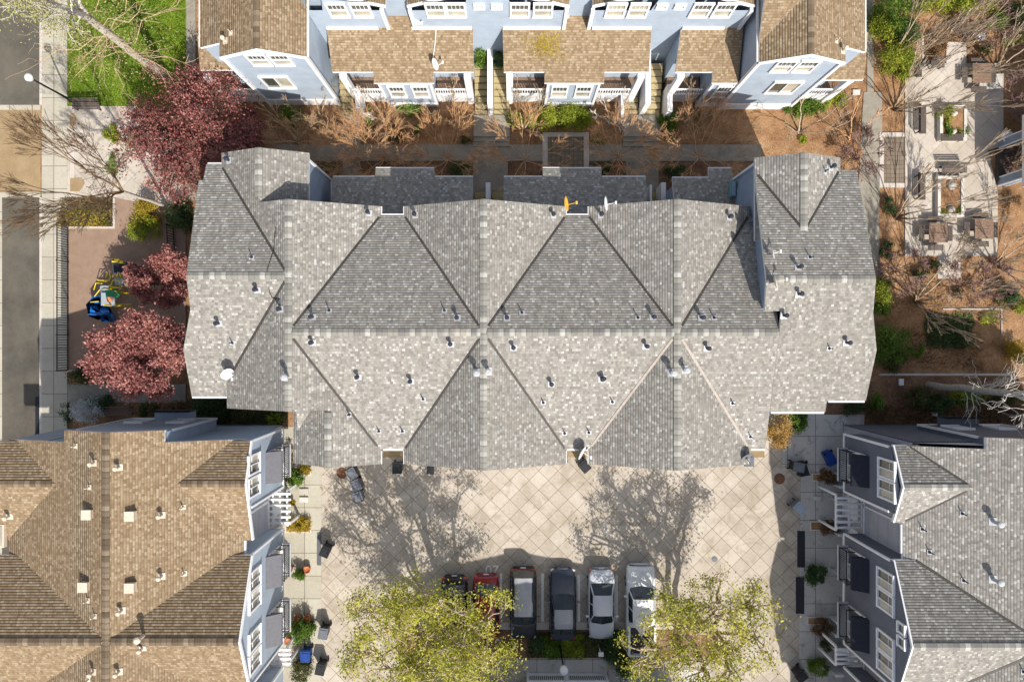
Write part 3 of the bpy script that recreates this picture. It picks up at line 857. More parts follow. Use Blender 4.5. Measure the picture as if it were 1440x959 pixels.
# ------------------------------------------------------------------ rows at lower left and lower right (one plan, mirrored)
def side_row(name, label, sgn, xe, peakA, peakB, ridge_x, mats, wallmat, style, A, Bk, third, nverge, panelmat, canvas):
    """sgn=+1: the courtyard face looks east"""
    b = Bld(name, label, (ridge_x, -16)); b.style = style
    X = lambda d: xe - sgn * d                       # d = metres behind the main eave line
    far = 2 * ridge_x - xe
    yc0, yc1 = nverge
    rx = ridge_x
    run = abs(rx - xe)
    s3 = .3
    # main ridge runs north-south
    b.plane([(rx, yc0), (X(run - 2.75), yc0), (X(run - 2.75), yc1), (xe, yc1), (xe, -36), (rx, -36)], (rx, 0), 10, (-sgn * s3, 0))
    fx = lambda d: far + sgn * d
    b.plane([(rx, yc0), (fx(run - 2.75), yc0), (fx(run - 2.75), yc1), (far, yc1), (far, -36), (rx, -36)], (rx, 0), 10, (sgn * s3, 0))
    for side in (1, -1):
        mx = (lambda x: x) if side == 1 else (lambda x: 2 * rx - x)
        pts = lambda L: [(mx(x), y) for x, y in L]
        # small cross gable
        yA, nA, sA, pN, pS = A
        b.plane(pts([(X(4.1), yA), (peakA, yA), (peakA, nA), (X(.9), nA)]), (0, yA), 9, (0, -pN))
        b.plane(pts([(X(4.1), yA), (peakA, yA), (peakA, sA), (X(-.05), sA), (X(.9), sA)]), (0, yA), 9, (0, pS))
        yB, nB, sB, pB = Bk
        b.plane(pts([(rx, yB), (peakB, yB), (peakB, nB), (X(.8), nB)]), (0, yB), 10, (0, -pB))
        b.plane(pts([(rx, yB), (peakB, yB), (peakB, sB), (X(.8), sB)]), (0, yB), 10, (0, pB))
        yC, hC, pC, zC = third
        b.plane(pts([(rx, yC), (peakB, yC), (peakB, yC + hC), (X(.8), yC + hC)]), (0, yC), zC, (0, -pC))
        b.plane(pts([(rx, yC), (peakB, yC), (peakB, yC - hC), (X(.8), yC - hC)]), (0, yC), zC, (0, pC))
    b.roof([mats[0]], 'white_trim')
    return b

LB = side_row('townhouse_row', 'blue townhouse row with brown shingle roof at lower left, cream vents on it', 1, -15.15, -14.72, -14.68, -21.8,
              ('brown_shingle',), 'pale_blue_siding', 'brown', (-7.87, -5.6, -11.26, .36, .3), (-16.13, -12.04, -20.2, .44), (-24.6, 4.1, .44, 10), (-4.9, -5.55), 'grey_panel', 'grey_canvas')
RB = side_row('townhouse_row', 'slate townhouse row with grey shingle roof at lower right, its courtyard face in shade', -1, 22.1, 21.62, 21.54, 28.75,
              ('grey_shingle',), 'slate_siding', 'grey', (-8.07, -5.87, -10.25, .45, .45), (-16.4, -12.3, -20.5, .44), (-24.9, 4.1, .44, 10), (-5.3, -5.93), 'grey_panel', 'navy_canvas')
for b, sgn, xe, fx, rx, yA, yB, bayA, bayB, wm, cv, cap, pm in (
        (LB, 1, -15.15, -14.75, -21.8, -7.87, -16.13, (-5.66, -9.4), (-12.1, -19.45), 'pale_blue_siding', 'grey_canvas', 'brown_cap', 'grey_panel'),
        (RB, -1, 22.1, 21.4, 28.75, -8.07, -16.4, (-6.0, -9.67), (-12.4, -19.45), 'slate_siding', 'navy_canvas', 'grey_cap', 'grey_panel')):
    far = 2 * rx - xe
    inn = lambda d: xe - sgn * d
    gx = inn(.5)                                        # recessed wall line
    fgx = 2 * rx - gx
    b.walls([{'p': [(gx, -5.75), (gx, -35), (fgx, -35), (fgx, -5.75)], 'zb': 0}], pm, 'recessed_wall')
    nb = (rx - 2.6, rx + 2.75)
    y_n = -5.0 if sgn == 1 else -5.4
    b.walls([{'p': [(fx, bayA[0]), (fx, bayA[1]), (inn(2), bayA[1]), (inn(2), bayA[0])], 'zb': 2.6},
             {'p': [(fx, bayB[0]), (fx, bayB[1]), (inn(2), bayB[1]), (inn(2), bayB[0])], 'zb': 2.6},
             {'p': [(fx, -21.0), (fx, -28), (inn(2), -28), (inn(2), -21.0)], 'zb': 2.6},
             {'p': [(nb[0], y_n), (nb[1], y_n), (nb[1], -7), (nb[0], -7)], 'zb': 2.6},
             {'p': [(2 * rx - fx, bayA[0]), (2 * rx - fx, bayA[1]), (2 * rx - inn(2), bayA[1]), (2 * rx - inn(2), bayA[0])], 'zb': 2.6}], wm)
    nl = MB()
    nl.quad((min(gx, fgx), -5.7, 0), (max(gx, fgx), -5.7, 0), (max(gx, fgx), -5.7, 7.95), (min(gx, fgx), -5.7, 7.95)); nl.f[-1] = nl.f[-1][::-1]
    b.part('wall', nl, wm)
    for y in (*bayA, *bayB, -21.0): b.corner(fx, y, 2.6, min(8.0, (b.z(fx - sgn * .2, y - .02 if y in (bayA[0], bayB[0]) else y + .02, 8.0) or 8.0) - .15))
    for y0, y1 in (bayA, bayB): b.band((fx + sgn * .02, y0), (fx + sgn * .02, y1), 2.66, .18)
    for x in nb: b.corner(x, y_n, 2.6, 8.3)
    b.band((nb[0], y_n + .02), (nb[1], y_n + .02), 2.66, .18)
    for x in (nb[0] + 1.4, nb[1] - 1.4):
        b.window((x, y_n + .02, 4.4), PI, .9, 1.4, 'hung')
    ba = b.part('balcony', MB().box((rx + sgn * .4, y_n + .3, 3.2), (2.6, .6, .1)), wm)
    r = MB()
    for zz in (3.35, 4.2): r.box((rx + sgn * .4, y_n + .58, zz), (2.6, .05, .05))
    for i in range(22): r.box((rx + sgn * .4 - 1.3 + 2.6 * i / 21, y_n + .58, 3.78), (.03, .03, .9))
    r.build('railing', 'black_metal', ba)
    # courtyard windows, awnings, pergolas
    yl = (-7.0, -8.28, -13.6, -14.75, -17.0, -18.25) if sgn == 1 else (-7.3, -8.5, -13.7, -14.9, -17.3, -18.5)
    for i, y in enumerate(yl): b.window((fx + sgn * .02, y, 7.72 if i < 2 else 7.6), PI / 2 * sgn, .95, 1.55, 'casement')
    for y0, y1 in (((-6.67, -8.56), (-12.94, -14.87), (-16.5, -18.4)) if sgn == 1 else ((-6.9, -8.8), (-13.1, -15.1), (-16.7, -18.7))):
        b.awning(fx, y0, y1, sgn, cv)
    for y in (-15.75, -16.5):
        if sgn == -1: b.window((fx + sgn * .02, y, 9.2), PI / 2 * sgn, .42, .55, 'plain')
    for y0, y1 in ((bayA[1] - .25, bayB[0] + .2), (bayB[1] - .25, -20.9)):
        b.pergola(gx + sgn * .1, fx + sgn * .35, y0, y1, 6 if y1 > -15 else 4)
        m = MB(); ym = (y0 + y1) / 2
        m.box((gx + sgn * .04, ym, 2.85), (.08, abs(y1 - y0) + .3, .14)); m.box((gx + sgn * .04, ym + .5, 5), (.08, .12, 4.4))
        b.part('trim_band', m, 'white_trim')
        gd = MB(); gd.box((gx + sgn * .05, ym, 1.1), (.08, 1.5, 2.1)); b.part('entrance_door', gd, 'white_trim')
    for y0 in (-13.2, -15.2, -17.0, -19.0):
        gd = MB(); gd.box((gx + sgn * .06, y0, 1.1), (.08, 1.6, 2.1)); b.part('garage_door', gd, 'white_trim')
    # ridges
    b.strip('ridge_cap', cap, (rx, (-4.9 if sgn == 1 else -5.3)), (rx, -28), .42, .045)
    pA = -14.72 if sgn == 1 else 21.62; pB = -14.68 if sgn == 1 else 21.54
    for q in (1, -1):
        mx = (lambda x: x) if q == 1 else (lambda x: 2 * rx - x)
        b.strip('ridge_cap', cap, (mx(inn(3.1)), yA), (mx(pA), yA), .35, .04)
        b.strip('ridge_cap', cap, (mx(rx + sgn * .25), yB), (mx(pB), yB), .4, .045)
        if sgn == -1:
            b.strip('valley', 'dark_valley', (mx(inn(3.0)), yA + .2), (mx(inn(.35)), -5.98), .1, .03, False)
            b.strip('valley', 'dark_valley', (mx(inn(3.0)), yA - .2), (mx(inn(.1)), -10.15), .1, .03, False)
            b.strip('valley', 'dark_valley', (mx(rx + sgn * .4), yB + .3), (mx(inn(.62)), -12.35), .13, .03, False)
            b.strip('valley', 'dark_valley', (mx(rx + sgn * .4), yB - .3), (mx(inn(.62)), -20.4), .13, .03, False)
    zz = lambda x, y: b.z(x, y, 8)
    s_ = sgn * .05
    for (px_, ya, yb) in ((pA, yA, (-5.6 if sgn == 1 else -5.87)), (pA, yA, (-11.26 if sgn == 1 else -10.25)), (pB, yB, (-12.04 if sgn == 1 else -12.3)), (pB, yB, (-20.2 if sgn == 1 else -20.5))):
        b.rake((px_ + s_, ya), (px_ + s_, yb), zz(px_, ya), zz(px_, yb))
    b.gutter((xe + s_, -10.4 if sgn == -1 else -11.3), (xe + s_, -12.0), 7.92)
for px, py in ((126, 722), (186, 724), (121, 823), (186, 824)): LB.pipe(px, py, 'box')
for px, py in ((168, 657), (228, 724), (14, 726), (228, 810), (172, 858), (168, 944), (133, 651), (201, 911), (132, 944)): LB.pipe(px, py, 'hat')
for px, py in ((202, 893),): LB.pipe(px, py, 'cap', False)
for px, py in ((107, 627), (126, 685), (258, 713), (260, 806), (124, 844), (134, 866), (125, 955)): LB.pipe(px, py, 'thin')
for px, py in ((1396, 733), (1396, 814)): RB.pipe(px, py, 'cap')
for px, py in ((1297, 744), (1353, 722), (1307, 776), (1355, 816), (1439, 944)): RB.pipe(px, py, 'thin')
sk = MB(); p = LB.at(5, 752); sk.box(p + Vector((-.6, 0, .12)), (1.6, 1.3, .24)); so = sk.build('lit_ground_box', 'cream_metal', LB.rf)  # box added to stand for sunlit ground seen past the eave
sk = MB(); sk.box(p + Vector((-.6, 0, .25)), (1.4, 1.1, .04)); sk.build('lit_ground_top', 'yellow_dish' if False else 'blind_glass', LB.rf)

# ------------------------------------------------------------------ the blue row along the top
T = Bld('townhouse_row', 'blue townhouse row with brown roofs along the top edge, sunlit windows and white trim', (0, 22)); T.style = 'brown'
tp = .45
T.plane([(-14.05, 16.05), (-11.6, 16.05), (-11.6, 32), (-14.05, 32)], (-14.05, 0), 9.1, (-tp, 0))
T.plane([(-14.05, 16.05), (-16.55, 16.05), (-16.55, 16.85), (-17.95, 16.85), (-17.95, 32), (-14.05, 32)], (-14.05, 0), 9.1, (tp, 0))
T.plane([(16.45, 15.75), (13.95, 15.75), (13.95, 32), (16.45, 32)], (16.45, 0), 9.1, (tp, 0))
T.plane([(16.45, 15.75), (18.85, 15.75), (18.85, 16.6), (20.3, 16.6), (20.3, 32), (16.45, 32)], (16.45, 0), 9.1, (-tp, 0))
T.plane([(13.95, 16.8), (16.6, 19.5), (16.6, 21), (13.95, 21)], (0, 16.8), 8.02, (0, tp))
T.plane([(-11.7, 19.6), (14.0, 19.6), (14.0, 26), (-11.7, 26)], (0, 26), 10, (0, .3))
T.plane([(-17.9, 26), (20, 26), (20, 33), (-17.9, 33)], (0, 26), 10, (0, -.3))
for xc in (-11.75, -1.35, 9.15):
    T.plane([(xc, 18.97), (xc + 4.6, 18.97), (xc + 4.6, 26), (xc, 26)], (xc, 0), 10, (-gp, 0))
    T.plane([(xc, 18.97), (max(xc - 4.6, -11.6) if xc > -11.7 else -11.72, 18.97), (max(xc - 4.6, -11.6) if xc > -11.7 else -11.72, 26), (xc, 26)], (xc, 0), 10, (gp, 0))
T.roof(['brown_shingle'], 'white_trim')
TP = Bld.__new__(Bld); TP.root = T.root; TP.planes = []; TP.style = 'brown'
TP.plane([(-11.13, 18.72), (-8.0, 18.72), (-8.0, 19.6), (-6.0, 19.6), (-6.0, 18.72), (-2.35, 18.72), (-2.35, 16.45), (-4.8, 16.45), (-4.8, 15.85), (-8.5, 15.85), (-8.5, 16.45), (-11.0, 16.45)], (0, 18.72), 5.6, (0, .34))
TP.plane([(-.57, 18.72), (2.9, 18.72), (2.9, 19.6), (4.8, 19.6), (4.8, 18.72), (8.38, 18.72), (8.38, 16.45), (5.67, 16.45), (5.67, 15.85), (2.0, 15.85), (2.0, 16.45), (-.5, 16.45)], (0, 18.72), 5.6, (0, .34))
TP.plane([(10.15, 18.72), (12.7, 18.72), (12.7, 19.6), (13.9, 19.6), (13.9, 15.85), (12.3, 15.85), (12.3, 16.45), (10.0, 16.45)], (0, 18.72), 5.6, (0, .34))
TP.plane([(-19.0, 16.5), (-16.62, 16.5), (-16.62, 18.4), (-19.0, 18.4)], (0, 18.4), 5.4, (0, .2))
TP.plane([(18.92, 15.95), (21.5, 15.95), (21.5, 18.6), (18.92, 18.6)], (0, 18.6), 5.4, (0, .2))
TP.roof(['brown_shingle'], 'white_trim', 'porch_roof', True)
T.walls([[(-16.45, 16.15), (-11.72, 16.15), (-11.72, 31), (-16.45, 31)], [(-17.8, 16.95), (-15, 16.95), (-15, 31), (-17.8, 31)],
         [(14.05, 15.85), (18.75, 15.85), (18.75, 31), (14.05, 31)], [(17, 16.7), (20.2, 16.7), (20.2, 31), (17, 31)],
         {'p': [(-11.7, 19.4), (14.0, 19.4), (14.0, 30), (-11.7, 30)], 'zt': 7.9},
         [(-11.69, 18.78), (-7.4, 18.78), (-7.4, 20), (-11.69, 20)], [(-5.8, 18.78), (3.1, 18.78), (3.1, 20), (-5.8, 20)], [(4.6, 18.78), (13.6, 18.78), (13.6, 20), (4.6, 20)]], 'pale_blue_siding')
TP.walls([[(-8.25, 15.97), (-5.05, 15.97), (-5.05, 18.7), (-8.25, 18.7)], [(2.25, 15.97), (5.42, 15.97), (5.42, 18.7), (2.25, 18.7)], [(12.5, 15.97), (13.95, 15.97), (13.95, 18.7), (12.5, 18.7)],
          {'p': [(-11.0, 17.5), (-2.5, 17.5), (-2.5, 18.75), (-11.0, 18.75)], 'zt': 4.85}, {'p': [(-.4, 17.5), (8.2, 17.5), (8.2, 18.75), (-.4, 18.75)], 'zt': 4.85}, {'p': [(10.2, 17.5), (13.9, 17.5), (13.9, 18.75), (10.2, 18.75)], 'zt': 4.85}], 'pale_blue_siding', 'ground_floor_wall')
def rakes(bl, xl, xr, xc, y, ze, zr):
    bl.rake((xl, y - .05), (xc, y - .05), ze, zr); bl.rake((xc, y - .05), (xr, y - .05), zr, ze)
rakes(T, -16.55, -11.6, -14.05, 16.05, 7.98, 9.1); rakes(T, 13.95, 18.85, 16.45, 15.75, 7.98, 9.1)
for xc in (-1.35, 9.15): rakes(T, xc - 4.6, xc + 4.6, xc, 18.97, 8, 10)
T.rake((-11.7, 18.92), (-7.15, 18.92), 10, 8)
for x, y in ((-16.45, 16.13), (-11.7, 16.13), (14.05, 15.83), (18.75, 15.83)): T.corner(x, y, 0, 7.9, w=.2)
for x, y in ((-7.4, 18.76), (-5.8, 18.76), (3.1, 18.76), (4.6, 18.76), (13.6, 18.76)): T.corner(x, y, 5.6, 7.9, w=.2)
T.band((-11.65, 16.2), (-11.65, 18.7), 7.85, .14); T.gutter((-11.55, 16.1), (-11.55, 28), 7.9)
T.gutter((13.9, 15.8), (13.9, 28), 7.9); T.gutter((-17.99, 16.9), (-17.99, 30), 7.25); T.gutter((20.34, 16.6), (20.34, 30), 7.28)
for a, b in ((-11.1, -8.0), (-6.0, -2.4), (-.55, 2.9), (4.8, 8.35), (10.2, 12.7)): T.band((a, 18.70), (b, 18.70), 5.72, .22, .1)
T.band((-16.4, 16.1), (-11.75, 16.1), .55, 1.0, .06); T.band((14.1, 15.8), (18.7, 15.8), .55, 1.0, .06)
for px, py0, py1, w in ((364, 76, 92, .95), (395.5, 76, 92, .95)):
    a, c = onS(px, py0, 16.12), onS(px, py1, 16.12); T.window((a + c) / 2, 0, w, a.z - c.z - .2, 'hung')
a, c = onS(391, 107, 16.12), onS(391, 124, 16.12); T.window((a + c) / 2, 0, 1.6, a.z - c.z - .25, 'slider')
for px in (1102.5, 1133.5):
    a, c = onS(px, 85, 15.82), onS(px, 101, 15.82); T.window((a + c) / 2, 0, .95, a.z - c.z - .2, 'hung')
a, c = onS(1102, 114.5, 15.82), onS(1102, 131, 15.82); T.window((a + c) / 2, 0, 1.6, a.z - c.z - .25, 'slider')
for px in (475, 508, 612.5, 641.5, 731, 763.5, 866, 898, 986, 1018):
    a, c = onS(px, 5, 18.75), onS(px, 23, 18.75); T.window((a + c) / 2, 0, .92, a.z - c.z - .1, 'hung', glass='blind_glass' if 860 < px < 900 else 'window_glass')
for px in (674, 698.5, 931, 956.5):
    a = onS(px, 9, 18.75); T.window(a, 0, .42, .3, 'plain')
for px, Y in ((559, 15.95), (592, 15.95), (786.5, 15.95), (820, 15.95), (1016, 15.95)):
    a, c = onS(px, 121, Y), onS(px, 136, Y); T.window((a + c) / 2, 0, .85, a.z - c.z - .1, 'hung')
for x0, x1 in ((-8.25, -5.05), (2.25, 5.42), (12.5, 13.9)):
    for x in (x0, x1): T.corner(x, 15.95, .2, 4.4, w=.16)
    T.band((x0, 15.93), (x1, 15.93), .55, .5, .08); T.band((x0, 15.93), (x1, 15.93), 4.3, .2, .08)
# porches: deck, white balustrade, posts
def porch(x0, x1, post):
    dk = T.part('porch_deck', MB().box(((x0 + x1) / 2, 17.0, .65), (x1 - x0, 1.3, 1.3)), 'terracotta' if False else 'wood')
    r = MB()
    for zz in (1.5, 2.3): r.box(((x0 + x1) / 2, 16.3, zz), (x1 - x0, .1, .1))
    n = max(4, int((x1 - x0) / .16))
    for i in range(n + 1): r.box((x0 + (x1 - x0) * i / n, 16.3, 1.9), (.055, .05, .8))
    r.box(((x0 + x1) / 2, 16.31, .75), (x1 - x0, .06, 1.3))
    T.part('balustrade', r, 'white_trim')
    T.part('porch_post', MB().box((post, 16.3, 2.3), (.42, .3, 4.6)), 'white_trim')
porch(-10.6, -8.3, -10.4); porch(-5.0, -2.6, -2.75); porch(-.35, 2.2, -.15); porch(5.45, 8.1, 7.95); porch(10.3, 12.4, 10.4); porch(18.8, 21.2, 21.1); porch(-18.9, -16.6, -18.8)
# front stairs, landings and white cheek walls
for x0, x1 in ((-11.55, -10.45), (-2.5, -1.62), (-1.22, -.2), (7.65, 8.5), (9.05, 10.0)): stairs(T, x0, x1, 15.3, 18.4, .1, 1.35, 8)
T.part('cheek_wall', MB().box((-1.42, 17.3, 1.3), (.34, 4.1, 2.6)), 'white_trim')
T.part('cheek_wall', MB().box((8.78, 17.3, 1.3), (.34, 4.0, 2.6)), 'white_trim')
m = MB(); m.box((-10.15, 16.0, .85), (.3, 1.5, 1.7)); m.box((-9.7, 15.1, .55), (.6, .2, 1.1)); T.part('cheek_wall', m, 'white_trim')
m = MB(); m.box((10.35, 15.9, .95), (.34, 1.8, 1.9)); T.part('cheek_wall', m, 'white_trim')
T.part('cheek_wall', MB().box((7.3, 15.6, .8), (.2, 1.5, 1.6)), 'white_trim')
for x0, x1 in ((-2.6, -.16), (7.55, 10.05)):
    m = MB(); m.box(((x0 + x1) / 2, 14.55, .2), (x1 - x0, 1.45, .4)); m.box(((x0 + x1) / 2, 13.68, .13), (x1 - x0, .3, .26)); m.box(((x0 + x1) / 2, 13.38, .08), (x1 - x0, .3, .16)); T.part('landing', m, 'grey_path')
for px, py in ((317, 58),): T.pipe(px, py, 'hat')
T.pipe(1185, 72, 'hat'); T.pipe(325, 47, 'thin'); T.pipe(1176, 58, 'thin')
T.strip('ridge_cap', 'brown_cap', (-14.05, 16.05), (-14.05, 30), .35, .04); T.strip('ridge_cap', 'brown_cap', (16.45, 15.75), (16.45, 19.2), .35, .04)
# ------------------------------------------------------------------ houses that only show a corner at the frame
N1 = thing('neighbour_house', 'blue grey house corner with white edged piers at the right edge', 'building', (*W(1460, 215), 0))
m = MB(); m.box((37.6, 12.2, 3.6), (2.4, 9.0, 7.2)); m.build('wall', 'blue_siding', N1)
m = MB(); m.quad((32.75, 9.9, 3.05), (36.4, 9.9, 3.5), (36.4, 14.4, 3.5), (32.75, 14.4, 3.05), uv=[(0, 0), (0, 4), (6, 4), (6, 0)]); m.quad((32.75, 9.9, 2.85), (32.75, 14.4, 2.85), (36.4, 14.4, 3.3), (36.4, 9.9, 3.3), uv=[(0, 0)] * 4); m.build('porch_roof', 'grey_shingle', N1)
m = MB(); m.box((32.72, 12.15, 2.95), (.06, 4.6, .22)); m.build('fascia', 'white_trim', N1)
m = MB(); m.box((34.6, 12.0, .1), (3.2, 2.2, .2)); m.build('porch_floor', 'dark_wood', N1)
for px, py in ((1402, 204), (1402, 256)):
    x, y = W(px, py); m = MB(); m.box((x + .3, y, 1.42), (.55, .55, 2.84)); q = m.build('pier', 'blue_siding', N1)
    m = MB()
    for a in (-1, 1):
        for c in (-1, 1): m.box((x + .3 + a * .27, y + c * .27, 1.42), (.08, .08, 2.84))
    m.build('edge_trim', 'white_trim', q)
# ------------------------------------------------------------------ plants
def leaf_object(name, P, s, mat, parent=None, seed=0, up=.5, aspect=.6, out=None):
    """many single leaf faces at the points P (numpy, parent-local)"""
    rg = np.random.default_rng(seed)
    n = len(P)
    N = rg.normal(size=(n, 3)); N /= np.linalg.norm(N, axis=1)[:, None]
    N[:, 2] = np.abs(N[:, 2]) * .6 + up
    if out is not None: N += out * .5
    N /= np.linalg.norm(N, axis=1)[:, None]
    A = np.cross(N, rg.normal(size=(n, 3))); A /= np.linalg.norm(A, axis=1)[:, None] + 1e-9
    Bv = np.cross(N, A)
    sz = s * rg.uniform(.55, 1.35, size=(n, 1))
    V = np.empty((n, 4, 3))
    fold = N * sz * .12
    V[:, 0] = P - A * sz * .5; V[:, 1] = P + Bv * sz * .5 * aspect + fold; V[:, 2] = P + A * sz * .5; V[:, 3] = P - Bv * sz * .5 * aspect + fold
    me = bpy.data.meshes.new(name)
    me.vertices.add(n * 4); me.vertices.foreach_set('co', V.reshape(-1))
    me.loops.add(n * 4); me.loops.foreach_set('vertex_index', np.arange(n * 4, dtype=np.int32))
    me.polygons.add(n); me.polygons.foreach_set('loop_start', np.arange(0, n * 4, 4, dtype=np.int32))
    try: me.polygons.foreach_set('loop_total', np.full(n, 4, dtype=np.int32))
    except Exception: pass
    me.materials.append(MATS[mat]); me.update(calc_edges=True); me.validate()
    o = bpy.data.objects.new(name, me); COL.objects.link(o)
    if parent is not None: o.parent = parent
    return o
SEED = [100]
def nseed(): SEED[0] += 1; return SEED[0]

def clumps(rg, center, radii, n, k, flat=.0, shell=.55, floor=.05):
    """k leaf clumps spread through an uneven ellipsoid"""
    d = rg.normal(size=(k, 3)); d /= np.linalg.norm(d, axis=1)[:, None]
    rad = shell + (1 - shell) * rg.random((k, 1)) ** .6
    rad *= rg.uniform(.78, 1.12, size=(k, 1))
    C = d * rad * np.array(radii)
    w = rg.uniform(.4, 1.4, k); w /= w.sum()
    idx = rg.choice(k, size=n, p=w)
    r = np.mean(radii) * .26
    P = C[idx] + rg.normal(size=(n, 3)) * r * rg.uniform(.5, 1.0, size=(k, 1))[idx]
    P = P + np.array(center)
    P[:, 2] = np.maximum(P[:, 2], floor)
    return P

def shrub(label, px, py, wpx, hpx, h, mat, n, leaf=.12, k=22, name='shrub', group=None, cat='shrub', up=.5, asp=.6, z0=0.0):
    """a bush whose crown fills wpx by hpx photo pixels about (px, py)"""
    zc = z0 + h * .55; x, y = W(px, py, zc); s = (H - zc) / F
    rg = np.random.default_rng(nseed())
    n = int(n * 1.6)
    P = clumps(rg, (0, 0, h * .52), (wpx * s / 2 * .98, hpx * s / 2 * .98, h * .5), n, k)
    o = leaf_object(name, P, leaf, mat, None, nseed(), up, asp)
    o.location = (x, y, z0)
    return tag(o, label, cat, group)

def patch(label, px0, py0, px1, py1, h, mat, n, leaf=.12, name='ground_cover', cat='ground cover', z0=.02, group=None, kind=None):
    rg = np.random.default_rng(nseed())
    (x0, y0), (x1, y1) = W(px0, py0), W(px1, py1)
    k = 40
    C = np.stack([rg.uniform(x0, x1, k), rg.uniform(y1, y0, k)], 1)
    idx = rg.integers(0, k, n)
    P = np.empty((n, 3)); P[:, :2] = np.where(rg.random((n, 1)) < .5, C[idx] + rg.normal(size=(n, 2)) * .3, np.stack([rg.uniform(x0, x1, n), rg.uniform(y1, y0, n)], 1))
    P[:, 0] = np.clip(P[:, 0], x0 - .1, x1 + .1); P[:, 1] = np.clip(P[:, 1], y1 - .1, y0 + .1)
    P[:, 2] = z0 + h * rg.random(n) * (.6 + .4 * np.sin(P[:, 0] * 3.1) * np.cos(P[:, 1] * 2.7))
    cx, cy = (x0 + x1) / 2, (y0 + y1) / 2
    P -= np.array([cx, cy, 0])
    o = leaf_object(name, P, leaf, mat, None, nseed())
    o.location = (cx, cy, 0)
    return tag(o, label, cat, group, kind)

def spiky(label, px, py, r, h, mat, n=40, name='agave', cat='plant', w=.07):
    rg = random.Random(nseed()); m = MB()
    for i in range(n):
        a = rg.random() * 2 * PI; e = rg.uniform(.25, 1.2); L = r * rg.uniform(.7, 1.1)
        d = Vector((math.cos(a) * math.cos(e), math.sin(a) * math.cos(e), math.sin(e) * h / r)); s = Vector((-math.sin(a), math.cos(a), 0)) * w
        p0 = Vector((0, 0, .08)); p1 = p0 + d * L * .55; p2 = p0 + d * L + Vector((0, 0, -.12 * L))
        m.quad(p0 - s * .7, p0 + s * .7, p1 + s, p1 - s); m.quad(p1 - s, p1 + s, p2)
    o = m.build(name, mat); x, y = W(px, py); o.location = (x, y, 0)
    return tag(o, label, cat)

def limb(m, rg, a, b, r0, r1, wob=.06, n=5, seg=4):
    a, b = Vector(a), Vector(b); L = (b - a).length
    pts, rs = [], []
    j = [Vector((rg.uniform(-1, 1), rg.uniform(-1, 1), rg.uniform(-1, 1))) * L * wob for _ in range(seg + 1)]
    for i in range(seg + 1):
        t = i / seg
        p = a.lerp(b, t) + (j[i] if 0 < i < seg else Vector((0, 0, 0))) + Vector((0, 0, L * .06 * math.sin(PI * t)))
        pts.append(p); rs.append(r0 + (r1 - r0) * t)
    m.tube(pts, rs, n, cap=False)
    return pts

def leafy_tree(label, base, center, radii, stems, bark_m, leaf_m, nl=30, leaf=.22, limbs=7, sub=6, tips=5, r0=.14, name='tree', group=None, up=.45, gap=1.0, twigs=True, lobe=.42, clump=.062):
    """trunk(s) and limbs grown to points of the crown, leaves in clumps about the twig ends.
    base, center: world; the crown is an ellipsoid of the given radii"""
    rg = random.Random(nseed()); ng = np.random.default_rng(nseed())
    root = thing(name, label, 'tree', (base[0], base[1], 0), 0, group)
    C = Vector(center) - Vector((base[0], base[1], 0)); Rd = Vector(radii)
    def rnd(scale):
        while True:
            v = Vector((rg.uniform(-1, 1), rg.uniform(-1, 1), rg.uniform(-1, 1)))
            if v.length <= 1: return Vector((v.x * Rd.x, v.y * Rd.y, v.z * Rd.z)) * scale
    def clampin(p):
        q = p - C; e = math.sqrt((q.x / Rd.x) ** 2 + (q.y / Rd.y) ** 2 + (q.z / Rd.z) ** 2)
        return C + q / e * rg.uniform(.9, 1.02) if e > 1 else p
    tm, bm = MB(), MB(); tipsP = []
    forks = []
    for sx, sy in stems:
        top = Vector((C.x * .45 + sx, C.y * .45 + sy, C.z * .55 + rg.uniform(-.3, .3)))
        limb(tm, rg, (sx * .12, sy * .12, -.05), top, r0, r0 * .62, .03, 8, 5); forks.append((top, Vector((sx, sy, 0))))
    for i in range(limbs):
        f, sv = forks[i % len(forks)]
        a = 2 * PI * (i + rg.uniform(-.3, .3)) / limbs
        t = C + Vector((math.cos(a) * Rd.x, math.sin(a) * Rd.y, 0)) * rg.uniform(.3, .82) + Vector((0, 0, Rd.z * rg.uniform(-.45, .5)))
        f = min(forks, key=lambda q: (q[0] - t).length)[0]
        limb(bm, rg, f, t, r0 * .55, r0 * .3, .07, 6, 5)
        for j in range(sub):
            u = clampin(t + rnd(lobe) + Vector((0, 0, Rd.z * .1)))
            limb(bm, rg, t.lerp(f, rg.uniform(0, .35)), u, r0 * .26, r0 * .12, .09, 5, 4)
            for k in range(tips):
                v = clampin(u + rnd(lobe * .55))
                limb(bm, rg, u, v, r0 * .13, .016, .1, 3, 3)
                tipsP.append(v); tipsP.append(u.lerp(v, .5))
    tm.build('trunk', bark_m, root, True, off=Z0)
    if twigs: bm.build('branches', bark_m, root, True, off=Z0)
    T_ = np.array([tuple(p) for p in tipsP])
    keep = ng.random(len(T_)) < gap; T_ = T_[keep]
    w = ng.uniform(.25, 1.6, len(T_)); w /= w.sum()
    n = nl * len(T_)
    idx = ng.choice(len(T_), size=n, p=w)
    sp = np.mean(radii) * clump
    P = T_[idx] + ng.normal(size=(n, 3)) * sp * ng.uniform(.6, 1.5, size=(len(T_), 1))[idx]
    P[:, 2] = np.maximum(P[:, 2], .1)
    leaf_object('crown', P, leaf, leaf_m, root, nseed(), up)
    return root

